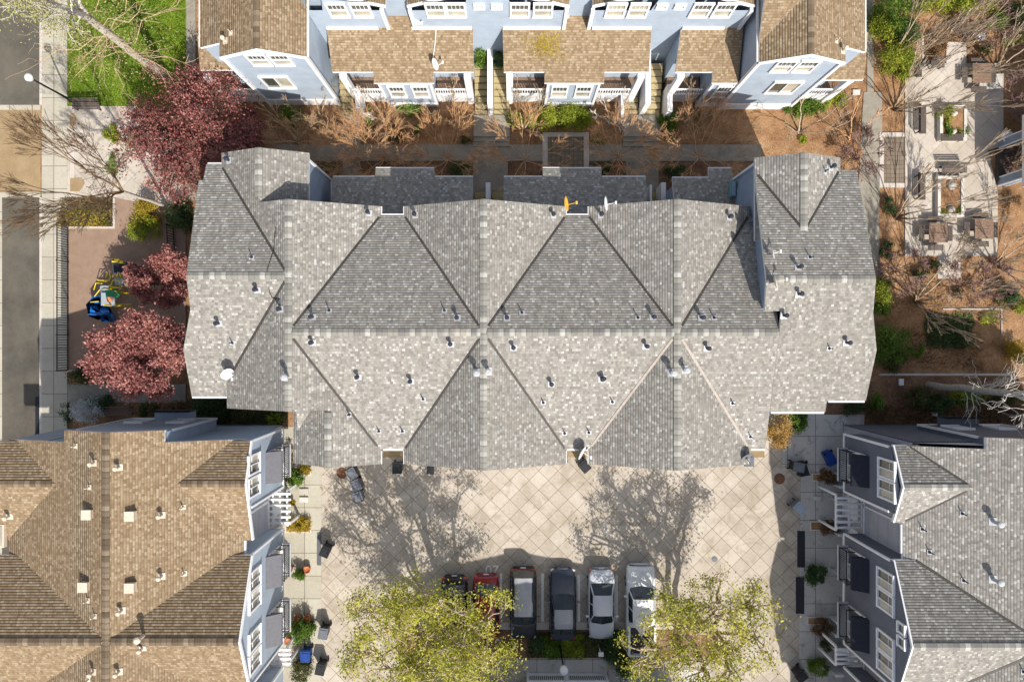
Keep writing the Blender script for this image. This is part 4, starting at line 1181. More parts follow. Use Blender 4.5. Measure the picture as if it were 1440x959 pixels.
def bare_tree(label, px, py, height, spread, twig_m, trunk_h=1.0, stems=1, r0=.09, levels=4, kids=3, lean=(0, 0), name='bare_tree', group=None, cat='tree', ang=.5, upb=.35, trunk_m=None, buds=None, shrink=.68, z0=0, rmin=.014, wob=.035):
    rg = random.Random(nseed())
    x, y = W(px, py, z0)
    root = thing(name, label, cat, (x, y, z0), 0, group)
    tm, bm = MB(), MB(); tips = []
    def grow(p, d, L, r, lv):
        e = p + d * L
        pts = limb(bm, rg, p, e, max(r, rmin), max(r * .62, rmin), wob, 5 if lv < 2 else 3, 4 if lv < 2 else 3)
        if lv >= levels:
            tips.append(e); tips.append(p.lerp(e, .5)); return
        k = kids + (1 if rg.random() < .4 else 0)
        for i in range(k):
            a = rg.random() * 2 * PI
            q = d.orthogonal().normalized(); q = Matrix.Rotation(a, 3, d) @ q
            nd = (d + q * math.tan(ang * rg.uniform(.45, 1.25)) + Vector((0, 0, upb * rg.uniform(.2, 1)))).normalized()
            st = pts[-1] if rg.random() < .55 else pts[-2]
            grow(st, nd, L * shrink * rg.uniform(.75, 1.2), r * .58, lv + 1)
    tot = sum(shrink ** i for i in range(levels + 1)); L0 = (height - trunk_h) / tot * 1.12
    for s in range(stems):
        a = 2 * PI * (s + rg.random() * .5) / stems
        o = Vector((math.cos(a), math.sin(a), 0))
        if stems == 1: o = Vector((0, 0, 0))
        top = Vector((lean[0] * trunk_h / height, lean[1] * trunk_h / height, trunk_h)) + o * spread * .12
        limb(tm, rg, o * .08 + Vector((0, 0, -.03)), top, r0, r0 * .75, .04 if trunk_h < 3 else .009, 8, 5)
        nk = 1 if stems > 2 else (2 if stems == 2 else 4)
        for i in range(nk):
            b = a + (i - (nk - 1) / 2) * (2 * PI / max(nk, 3)) + rg.uniform(-.3, .3)
            d = Vector((math.cos(b) * spread / height, math.sin(b) * spread / height, 1)) + Vector((lean[0] / height, lean[1] / height, 0))
            grow(top, d.normalized(), L0, r0 * .62, 0)
    tm.build('trunk', trunk_m or twig_m, root, True, off=Z0)
    bm.build('branches', twig_m, root, True, off=Z0)
    if buds:
        mat, n, sz = buds
        ng = np.random.default_rng(nseed()); T_ = np.array([tuple(p) for p in tips])
        P = T_[ng.integers(0, len(T_), n)] + ng.normal(size=(n, 3)) * .22
        P[:, 2] = np.maximum(P[:, 2], .1)
        leaf_object('crown', P, sz, mat, root, nseed())
    return root

# lawn grass blades
rg_ = np.random.default_rng(7); (gx0, gy0), (gx1, gy1) = W(97, 149), W(262, -20)
n_ = 26000
P_ = np.stack([rg_.uniform(gx0, gx1, n_), rg_.uniform(gy0, gy1, n_), np.full(n_, .13)], 1)
P_[:, 2] += rg_.random(n_) * .05
tag(leaf_object('grass', P_, .1, 'grass_blade', None, 9, .2, .3), 'bright green grass of the lawn beside the sidewalk', 'grass', kind='stuff')

# two large spring-green trees south of the court
def cw(px, py, z): v = W3(px, py, z); return v
leafy_tree('large yellow green tree in new leaf left of the parked cars', W(664, 893), cw(604, 900, 6.2), (5.6, 4.8, 2.6), [(-1.6, .4), (-.4, .9), (.9, .2), (-1.3, -1.0)], 'grey_twig', 'spring_leaf',
           nl=27, leaf=.145, limbs=15, sub=8, tips=6, r0=.23, gap=.54, lobe=.36)
leafy_tree('airy yellow green tree in new leaf right of the white pickup', W(945, 870), cw(988, 893, 6.0), (4.9, 4.5, 2.4), [(.9, .5), (.5, -1.0), (1.6, -.2)], 'grey_twig', 'spring_leaf',
           nl=23, leaf=.15, limbs=13, sub=7, tips=6, r0=.24, gap=.4, lobe=.36)
# purple plum trees
def plum(label, px, py, rx, ry, zc, rz, mat, lim, nl, base=None):
    c = cw(px, py, zc); s = (H - zc) / F
    b = base or (c.x, c.y)
    return leafy_tree(label, b, c, (rx * s, ry * s, rz), [(.25, .1), (-.25, .15), (0, -.3)], 'dark_bark', mat, nl=int(nl * 1.9), leaf=.145, limbs=lim, sub=7, tips=5, r0=.13, name='plum_tree', gap=.68, lobe=.36, clump=.065)
plum('big dark red plum tree, widest of the red ones, north of the plaza', 266, 188, 116, 98, 4.4, 2.2, 'plum_leaf', 22, 12)
plum('smaller plum tree with red spring leaves right of the playground climber', 228, 388, 45, 43, 4.4, 1.6, 'pink_plum_leaf', 10, 24)
plum('pink flushed plum tree at the corner behind the white shrub', 199, 500, 76, 64, 6.6, 1.9, 'pink_plum_leaf', 14, 24)
plum('dark shaded plum tree wedged between the red tree and the gable roof', 352, 190, 36, 40, 2.0, 1.3, 'plum_leaf', 6, 20)

# tall bare trees whose pale trunks lean out of the picture
bare_tree('tall pale trunked tree on the lawn with sparse new leaves', 232, 108, 13.5, 4.5, 'white_twig', 8.5, 1, .30, 4, 3, (0, 0), trunk_m='pale_bark', buds=('bud_leaf', 5200, .11), ang=.7, upb=.1)
tb = bpy.data.objects['bare_tree']
m = MB(); rgx = random.Random(11)
for i in range(20):
    zz = rgx.uniform(3.6, 9.2); a = rgx.random() * 2 * PI; L = rgx.uniform(1.6, 4.6)
    d = Vector((math.cos(a), math.sin(a), rgx.uniform(-.25, .4)))
    p = limb(m, rgx, (0, 0, zz), Vector((0, 0, zz)) + d * L, .035, .013, .08, 5, 5)
    for k in range(7):
        q = p[rgx.randint(1, 5)]; e = (d + Vector((rgx.uniform(-1, 1), rgx.uniform(-1, 1), rgx.uniform(-.6, .6))) * .8)
        limb(m, rgx, q, q + e * rgx.uniform(.5, 1.5), .016, .009, .12, 3, 3)
m.build('side_branches', 'tan_twig', tb, True, off=Z0)
rgx = np.random.default_rng(3)
leaf_object('side_leaves', np.stack([rgx.normal(size=2600) * 1.6, rgx.normal(size=2600) * 1.6, rgx.uniform(4.5, 10, 2600)], 1), .1, 'bud_leaf', tb, 5)
bare_tree('bare dark tree spreading thin branches over the crossing and plaza', 237, 292, 11.5, 6.0, 'brown_bark', 4.6, 1, .12, 5, 3, (-1.2, .2), trunk_m='pale_bark', ang=.34, upb=.2, wob=.025, shrink=.74, rmin=.011)
bare_tree('white trunked bare tree at the right edge below the garden', 1305, 541, 12.5, 3.5, 'white_twig', 8.0, 1, .24, 4, 3, (0, 0), trunk_m='pale_bark', ang=.7, upb=.1)
tb = [o for o in bpy.data.objects if o.name.startswith('bare_tree')][-1]
m = MB(); rgx = random.Random(13)
for i in range(15):
    zz = rgx.uniform(3.4, 8.4); a = rgx.random() * 2 * PI; L = rgx.uniform(1.0, 2.8)
    d = Vector((math.cos(a), math.sin(a), rgx.uniform(-.1, .5)))
    p = limb(m, rgx, (0, 0, zz), Vector((0, 0, zz)) + d * L, .03, .011, .08, 5, 5)
    for k in range(7):
        q = p[rgx.randint(1, 5)]; e = Vector((rgx.uniform(-1, 1), rgx.uniform(-1, 1), rgx.uniform(-.5, .5)))
        limb(m, rgx, q, q + (e * .7 + d * .7) * rgx.uniform(.4, 1.2), .014, .009, .12, 3, 3)
m.build('side_branches', 'white_twig', tb, True, off=Z0)
for lab, px, py, h, sp, ln, st in (
        ('bare multi stemmed tree above the plaza corner bench', 1258, 154, 6.5, 3.4, (1.0, .5), 3),
        ('bare tree rising from the ivy beside the brown roof corner', 1261, 74, 7.5, 2.6, (.5, .3), 3),
        ('bare tree leaning over the middle plaza planter', 1260, 306, 6.5, 3.4, (1.2, .5), 2),
        ('thick bare tree south of the plaza in mulch', 1288, 424, 5.5, 3.6, (.4, .6), 3),
        ('bare tree in mulch beyond the plaza, near the right edge', 1398, 372, 5.0, 3.0, (.5, .2), 2),
        ('bare brown tree at the far upper right of the garden', 1400, 100, 5.5, 3.2, (.5, .3), 3),
        ('bare tree behind the right plaza corner near the house', 1418, 235, 4.0, 2.4, (.5, 0), 2)):
    bare_tree(lab, px, py, h, sp, 'grey_twig', .6, st + 4, .085, 5, 2, ln, trunk_m='brown_bark', ang=.26, upb=.3, rmin=.014, shrink=.74, wob=.025)
# crape myrtles and twiggy bushes in the garden strip
for lab, px, py, w_, h in (('orange twigged bare bush left of the first garden walk', 503, 226, 2.6, 3.4), ('orange twigged bare bush right of the first garden walk', 540, 224, 2.9, 3.7),
                           ('orange twigged bare bush left of the middle garden walk', 630, 224, 3.2, 3.5), ('orange twigged bare bush between middle walk and stone bordered patch', 738, 226, 3.4, 3.8),
                           ('orange twigged bare bush right of the stone bordered patch', 868, 222, 3.0, 3.3), ('widest orange twigged bare bush, left of the right gable', 982, 220, 4.2, 4.0),
                           ('bare tawny bush between the red tree and first walk', 427, 216, 2.4, 3.2)):
    bare_tree(lab, px, py, h, w_, 'orange_twig' if w_ > 2.85 else 'tawny_twig', .4, 8 + int(w_ * 1.2) % 4, .035, 4, 3, (0, .1), name='bare_bush', cat='bush', ang=.36 + .1 * (px % 3), upb=.05, shrink=.74, rmin=.0085, wob=.03)
for lab, px, py, w_, h, tw in (('bare forked tree in front of the left porch', 543, 172, 2.2, 3.4, 'tan_twig'), ('bare forked tree by the second porch post', 641, 176, 2.4, 3.0, 'tan_twig'),
                               ('bare tree by the steps with thin trunk, left of the round bush', 736, 184, 2.2, 3.4, 'tan_twig'), ('pale twisted bare tree near the third porch', 858, 174, 2.4, 2.8, 'white_twig'),
                               ('bare tree with lit trunk before the right porch', 964, 173, 2.2, 3.6, 'tan_twig'), ('bare tree in front of the left blue gable', 451, 168, 2.4, 3.6, 'tan_twig'),
                               ('bare tree before the right blue gable', 1124, 186, 3.0, 4.2, 'grey_twig'), ('bare thin tree at the corner right of the grey gable', 1196, 196, 3.0, 3.0, 'orange_twig'),
                               ('bare thin tree left of the first porch steps', 418, 200, 2.6, 3.2, 'tan_twig')):
    bare_tree(lab, px, py, h, w_, tw, .5, 4, .075, 4, 2, (0, .6), ang=.45, upb=.3, rmin=.016)
for lab, px, py, w_, h in (('dry bare twigs beside the grey gable path', 1205, 222, 2.4, 2.0), ('tawny bare bush at the plum tree edge', 350, 128, 2.2, 2.4), ('brown bare bush in the far right mulch', 1350, 400, 3.0, 1.8),
                           ('dry bush between path and plaza, lower one', 1258, 380, 2.6, 1.8), ('brown bare bush below the plaza', 1385, 395, 2.6, 1.6), ('dead brown bush at the upper right mulch', 1380, 40, 3.4, 2.0),
                           ('dry twiggy bush near the right house corner', 1428, 225, 2.2, 1.6), ('brown twiggy bush beyond the top plaza corner', 1425, 140, 2.6, 2.0)):
    bare_tree(lab, px, py, h, w_, 'pink_twig' if 'brown' in lab or 'dry' in lab else 'orange_twig', .25, 8, .04, 4, 3, (0, 0), rmin=.014, name='bare_bush', cat='bush', ang=.6, upb=.05, shrink=.72)

# shrubs and ground cover
for a in (
    ('bright green bush beside the plaza bench', 156, 185, 22, 28, .9, 'lime_leaf', 1500),
    ('small green plant at plaza edge under the plum tree', 157, 232, 16, 30, .6, 'green_leaf', 800),
    ('yellow flowering shrub behind the playground entrance', 205, 300, 34, 40, 1.6, 'yellow_leaf', 2200),
    ('lime leaved shrub on the playground corner', 200, 322, 44, 30, 1.4, 'lime_leaf', 2400),
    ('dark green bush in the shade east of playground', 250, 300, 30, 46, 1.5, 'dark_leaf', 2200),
    ('white flowering round shrub by the lower bench', 122, 578, 46, 30, 1.2, 'white_flower', 4200),
    ('dark green shrub left of the white flowering one', 95, 580, 18, 26, .9, 'dark_leaf', 900),
    ('dark hedge behind the white flowering shrub', 140, 566, 56, 18, .9, 'dark_leaf', 1800),
    ('olive low shrub at the foot of the playground fence', 118, 528, 46, 22, .8, 'olive_leaf', 1800),
    ('mixed olive shrub right of the lower bench', 210, 578, 28, 22, .8, 'olive_leaf', 1400),
    ('rusty leaved shrub under the pink plum tree', 250, 576, 36, 22, .9, 'rusty_leaf', 1600),
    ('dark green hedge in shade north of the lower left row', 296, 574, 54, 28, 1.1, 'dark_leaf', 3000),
    ('olive hedge piece left of the spiky plant', 345, 582, 44, 20, .9, 'olive_leaf', 2000),
    ('green bush in front of the left blue gable', 411, 165, 34, 24, 1.0, 'green_leaf', 1900),
    ('green bush at the foot of the first stairs', 517, 164, 16, 22, .8, 'green_leaf', 1000),
    ('bright green bush under the left porch window', 578, 152, 38, 16, .8, 'green_leaf', 1700),
    ('dark small shrub in the left lawnless bed', 560, 194, 26, 14, .6, 'dark_leaf', 900),
    ('small green tuft in the left garden bed', 586, 181, 10, 14, .4, 'green_leaf', 300),
    ('left of two round lime shrubs by the middle steps', 724, 168, 20, 20, .9, 'lime_leaf', 1200),
    ('right of two round lime shrubs by the middle steps', 745, 168, 18, 18, .9, 'lime_leaf', 1000),
    ('widest green hedge, under the middle porch window', 797, 165, 78, 34, 1.3, 'lime_leaf', 6500),
    ('round green bush beside the right stairs', 941, 170, 26, 24, 1.1, 'green_leaf', 1700),
    ('long green hedge below the right blue gable', 1130, 152, 62, 20, 1.0, 'green_leaf', 3400),
    ('lime end of the hedge by the right porch', 1175, 140, 34, 22, 1.0, 'lime_leaf', 1900),
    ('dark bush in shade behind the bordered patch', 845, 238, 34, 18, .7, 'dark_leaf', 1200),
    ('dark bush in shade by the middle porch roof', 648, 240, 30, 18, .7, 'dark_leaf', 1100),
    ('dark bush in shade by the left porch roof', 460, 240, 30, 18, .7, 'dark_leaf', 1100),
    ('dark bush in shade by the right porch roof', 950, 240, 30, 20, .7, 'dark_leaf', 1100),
    ('green bush behind the cheek wall, upper stairs left', 676, 80, 16, 26, 1.6, 'green_leaf', 1000),
    ('green bush behind the cheek wall, upper stairs right', 702, 84, 14, 26, 1.6, 'dark_leaf', 900),
    ('tall dark ivy mass beside the top right roof', 1258, 22, 60, 56, 1.8, 'green_leaf', 5200),
    ('yellow green bush among the ivy at top right', 1244, 38, 36, 36, 1.6, 'lime_leaf', 2200),
    ('dark green bush with berries below the ivy', 1276, 46, 34, 34, 1.3, 'dark_leaf', 2400),
    ('green ivy bush at the foot of the bare tree', 1264, 84, 52, 56, 1.2, 'lime_leaf', 4600),
    ('red leaved spiky bush north of the plaza', 1320, 62, 36, 22, .8, 'rusty_leaf', 1200),
    ('dark green shrub at top right corner', 1438, 18, 24, 50, 1.5, 'dark_leaf', 1800),
    ('green hedge strip along the top edge', 1345, 4, 150, 18, 1.0, 'lime_leaf', 4200),
    ('tall green plant in the upper plaza planter', 1331, 162, 18, 30, .9, 'lime_leaf', 1100),
    ('bright round plant at the upper planter corner', 1332, 184, 20, 20, .7, 'green_leaf', 1000),
    ('low green plant right in the upper planter', 1352, 185, 18, 14, .5, 'green_leaf', 600),
    ('left green plant in the lower plaza planter', 1326, 297, 14, 12, .5, 'lime_leaf', 700),
    ('right green plant in the lower plaza planter', 1350, 297, 16, 12, .5, 'green_leaf', 700),
    ('small dark shrub left of the plaza', 1250, 288, 16, 30, .6, 'dark_leaf', 700),
    ('dark low shrub near the plaza tree', 1248, 352, 20, 26, .6, 'dark_leaf', 800),
    ('lime bush against the east end of grey row', 1241, 408, 26, 44, 1.6, 'lime_leaf', 2600),
    ('green bush below the lime one at the east wall', 1240, 432, 22, 22, 1.2, 'green_leaf', 1200),
    ('large dark green bush at the east wall', 1250, 480, 54, 64, 1.7, 'green_leaf', 4200),
    ('olive bush at the south end of the east wall', 1258, 508, 32, 30, 1.1, 'olive_leaf', 1800),
    ('small leafy shrub south of the plaza', 1296, 384, 20, 16, .7, 'dark_leaf', 700),
    ('round dark brown shrub near the right edge', 1418, 418, 28, 32, 1.2, 'dark_leaf', 1500),
    ('yellow shrub at the right edge', 1432, 494, 26, 36, 1.6, 'yellow_leaf', 2200),
    ('lime shrub cut by the right edge', 1438, 430, 18, 22, 1.0, 'lime_leaf', 900),
    ('olive green bush under the white trunk, left', 1290, 560, 40, 26, 1.0, 'olive_leaf', 2200),
    ('dark green bush under the white trunk, middle', 1322, 566, 36, 24, 1.0, 'dark_leaf', 2000),
    ('green bush under the white trunk, right', 1365, 560, 40, 18, .9, 'green_leaf', 1700),
    ('olive bush under the white trunk near the edge', 1408, 562, 40, 16, .8, 'olive_leaf', 1600),
    ('green bush at the south east corner of the grey row', 1232, 566, 24, 24, .9, 'green_leaf', 1400),
    ('dark low shrub south of the east eave', 1200, 572, 30, 22, .7, 'dark_leaf', 1200),
    ('gold leaved bush at the south east corner of the court', 1098, 606, 42, 46, 1.6, 'gold_leaf', 3600),
    ('dark green bush beside the gold leaved one', 1122, 592, 24, 28, 1.2, 'green_leaf', 1500),
    ('round green bush at the top of the left walk', 413, 672, 26, 26, 1.1, 'green_leaf', 2000),
    ('yellow green low plant beside the round green bush', 431, 661, 18, 14, .5, 'yellow_leaf', 800),
    ('tiny yellow plant by the first pergola', 410, 706, 10, 12, .4, 'yellow_leaf', 400),
    ('yellow and rust ground plant across the left walk', 420, 737, 36, 20, .5, 'yellow_leaf', 2000),
    ('clipped green bush between two terracotta pots', 421, 807, 20, 14, .9, 'green_leaf', 1100),
    ('largest green bush on the left walk', 426, 886, 32, 34, 1.4, 'green_leaf', 3000),
    ('lime plant left of the largest walk bush', 409, 882, 10, 18, .7, 'lime_leaf', 500),
    ('leafy bush beside the blue bin at lower left', 424, 942, 28, 32, 1.2, 'olive_leaf', 2200),
    ('dark dry plant by the first balcony', 408, 640, 16, 26, .8, 'rusty_leaf', 700),
    ('dark clipped bush in the middle of right walk', 1150, 808, 32, 24, 1.1, 'dark_leaf', 2400),
    ('brown grassy plant at the first right walk strip', 1163, 671, 24, 16, .7, 'rusty_leaf', 1000),
    ('olive plant by the first right pergola', 1167, 742, 22, 20, .8, 'rusty_leaf', 1100),
    ('brown dry bush on the lower right walk', 1158, 884, 24, 26, .8, 'rusty_leaf', 1200),
    ('olive plant by the lower right pergola', 1162, 908, 14, 16, .7, 'olive_leaf', 600),
    ('bright green bush near the bottom of right walk', 1152, 938, 30, 22, .9, 'green_leaf', 1800),
    ('ragged dry shrub in front of the silver sedan', 829, 902, 24, 22, .9, 'olive_leaf', 1300),
    ('dark shrub at the left of the car bed', 755, 906, 20, 26, .9, 'dark_leaf', 1100),
    ('big dark shrub right of the car bed', 866, 910, 36, 40, 1.2, 'dark_leaf', 3000),
    ('dark shrub below the pickup', 878, 938, 34, 26, 1.2, 'dark_leaf', 1800),
):
    lab, px, py, w_, h_, ht, mt, n = a
    shrub(lab, px, py, w_, h_, ht, mt, n, .1 if n > 900 else .085, z0=1.3 if 'cheek wall' in lab else .03, k=26 if n > 1500 else 16)
patch('left half of clipped hedge before the black car', 764, 893, 790, 918, .9, 'green_leaf', 4200, name='hedge', cat='hedge')
patch('brighter right half of clipped hedge before the black car', 791, 893, 818, 917, .9, 'lime_leaf', 4000, name='hedge', cat='hedge')
patch('low dark ground plants filling the hedge bed', 742, 890, 856, 922, .35, 'dark_leaf', 3600)
patch('dark evergreen hedge between the grey row and lower left row', 270, 562, 405, 594, .5, 'dark_leaf', 4200, name='hedge', cat='hedge')
patch('brown and yellow planted box by the playground fence', 87, 281, 158, 314, .5, 'olive_leaf', 2400, name='plant_bed', cat='plants')
patch('bright yellow flowers along the planted box edge', 86, 300, 150, 317, .45, 'yellow_leaf', 2000, name='flower_bed', cat='flowers')
patch('dark green ground cover patch in the right garden', 1302, 442, 1366, 488, .35, 'dark_leaf', 4200)
patch('sparse dry ground cover around the green patch', 1275, 470, 1380, 518, .15, 'rusty_leaf', 1300)
patch('reddish ground cover strip along the lower right row', 1215, 572, 1440, 594, .3, 'rusty_leaf', 5000)
patch('small weeds on the mulch behind the plaza', 1385, 438, 1400, 455, .2, 'lime_leaf', 300)
patch('fallen leaves and litter on the right garden mulch', 1240, 395, 1440, 440, .04, 'rusty_leaf', 1800, .09, 'leaf_litter', 'leaf litter', kind='stuff')
patch('fallen leaves on the mulch around the plaza', 1290, 10, 1440, 90, .05, 'rusty_leaf', 2600, .1, 'leaf_litter', 'leaf litter', kind='stuff')
patch('fallen leaves in the shaded garden beds', 420, 160, 1060, 200, .04, 'rusty_leaf', 3000, .08, 'leaf_litter', 'leaf litter', kind='stuff')
spiky('green spiky agave between the two left rows', 388, 590, .8, .7, 'lime_leaf', 46)
spiky('smaller spiky plant by the left porch roof', 470, 243, .5, .5, 'lime_leaf', 26)
spiky('dry pale spiky plant at the corner of right walk', 1181, 588, .55, .35, 'white_flower', 24, w=.03)

# moss growing on the middle porch roof of the top row
rm = np.random.default_rng(21); n_ = 900
mx, my = 2.0 + rm.normal(size=n_) * .55, 17.85 + rm.normal(size=n_) * .4
my = np.clip(my, 16.6, 18.6); mz = 5.6 + .34 * (my - 18.72) + .03
tag(leaf_object('moss', np.stack([mx, my, mz], 1), .08, 'yellow_leaf', None, 31, 2.5), 'yellow moss stain on the middle brown porch roof', 'moss', kind='stuff')

patch('pale dry leaves strewn on the mulch east of the grey row', 1236, 290, 1440, 520, .04, 'gold_leaf', 3500, .075, 'leaf_litter', 'leaf litter', kind='stuff')
patch('pale dry leaves strewn on the upper right mulch', 1240, 5, 1440, 230, .04, 'gold_leaf', 2500, .075, 'leaf_litter', 'leaf litter', kind='stuff')
patch('dry leaves strewn over the garden beds before the porches', 400, 150, 1210, 232, .05, 'gold_leaf', 4500, .07, 'leaf_litter', 'leaf litter', kind='stuff')
patch('dry leaves strewn along the bed north of lower right row', 1165, 535, 1440, 600, .04, 'gold_leaf', 1600, .075, 'leaf_litter', 'leaf litter', kind='stuff')
for lab_, px_, py_, w_, h_, ht_, mt_, n_ in (
    ('low green plant behind the first orange bush', 555, 182, 26, 12, .4, 'olive_leaf', 500),
    ('low olive plant left of the middle landing', 655, 196, 16, 12, .4, 'olive_leaf', 400),
    ('low green plant right of the bordered patch', 842, 196, 18, 14, .5, 'green_leaf', 500),
    ('low lime plant on the sunlit mulch by the right gable', 1130, 196, 12, 12, .35, 'lime_leaf', 300),
    ('low dark plant between right stairs and widest bush', 945, 196, 14, 12, .4, 'dark_leaf', 350),
    ('rusty low plant beside the lower path corner', 1212, 384, 16, 22, .5, 'rusty_leaf', 500),
    ('olive low plant south of the picnic tables', 1315, 372, 18, 12, .4, 'olive_leaf', 400),
    ('green weed clump in the bare mulch', 1345, 412, 16, 12, .3, 'olive_leaf', 300),
    ('olive shrub in the top right mulch', 1390, 70, 22, 16, .6, 'olive_leaf', 600),
    ('green shrub by the top right edge', 1425, 55, 26, 18, .7, 'lime_leaf', 800),
    ('brown dry shrub beside the house pier', 1425, 282, 24, 20, .8, 'rusty_leaf', 700),
    ('olive shrub at the foot of the grey gable end', 262, 310, 18, 40, .9, 'olive_leaf', 1000)):
    shrub(lab_, px_, py_, w_, h_, ht_, mt_, n_, .085, z0=.03, k=14)

for lab_, px_, py_, w_, h_, ht_, mt_, n_ in (
    ('lime patch of weeds at the right end of the green cover', 1388, 446, 26, 14, .3, 'lime_leaf', 500),
    ('bright green shrub in the bed under the white trunk', 1345, 556, 26, 18, .8, 'lime_leaf', 900),
    ('green shrub at the right edge of the lower bed', 1432, 556, 24, 18, .8, 'green_leaf', 900),
    ('leafy green bush left of the sparse dry cover', 1288, 492, 24, 20, .7, 'green_leaf', 800),
    ('green shrub at the top right near the boulder', 1402, 28, 34, 22, .9, 'green_leaf', 1200)):
    shrub(lab_, px_, py_, w_, h_, ht_, mt_, n_, .09, z0=.03, k=14)
# ------------------------------------------------------------------ cars
simple('paint_black', (.015, .016, .02), .25, .15, coat=.8)
simple('paint_navy', (.03, .036, .055), .25, .1, coat=.8)
simple('paint_silver', (.52, .54, .58), .3, .06, coat=.6)
simple('paint_white', (.7, .71, .72), .35, .08, coat=.4)
simple('paint_red', (.25, .008, .014), .25, .1, coat=.8)
simple('paint_sky_grey', (.3, .31, .33), .3, .08, coat=.6)  # the wagon roof's pale sky reflection is put into this grey
simple('paint_dark_red', (.018, .012, .013), .3, .1, coat=.5)
simple('lamp_red', (.5, .05, .02), .2, .15, coat=.5)
simple('lamp_clear', (.6, .62, .64), .15, .1, coat=.5)
simple('interior', (.05, .045, .042), .8, .2)

def loft(m, rings, mi=0, cap=True):
    b = len(m.v); n = len(rings[0])
    for r in rings: m.v += [tuple(p) for p in r]
    for i in range(len(rings) - 1):
        for k in range(n - 1):
            m.f.append((b + i * n + k, b + i * n + k + 1, b + (i + 1) * n + k + 1, b + (i + 1) * n + k)); m.mi.append(mi)
    if cap:
        m.f.append(tuple(b + k for k in range(n))); m.mi.append(mi)
        e = b + (len(rings) - 1) * n; m.f.append(tuple(e + k for k in range(n - 1, -1, -1))); m.mi.append(mi)

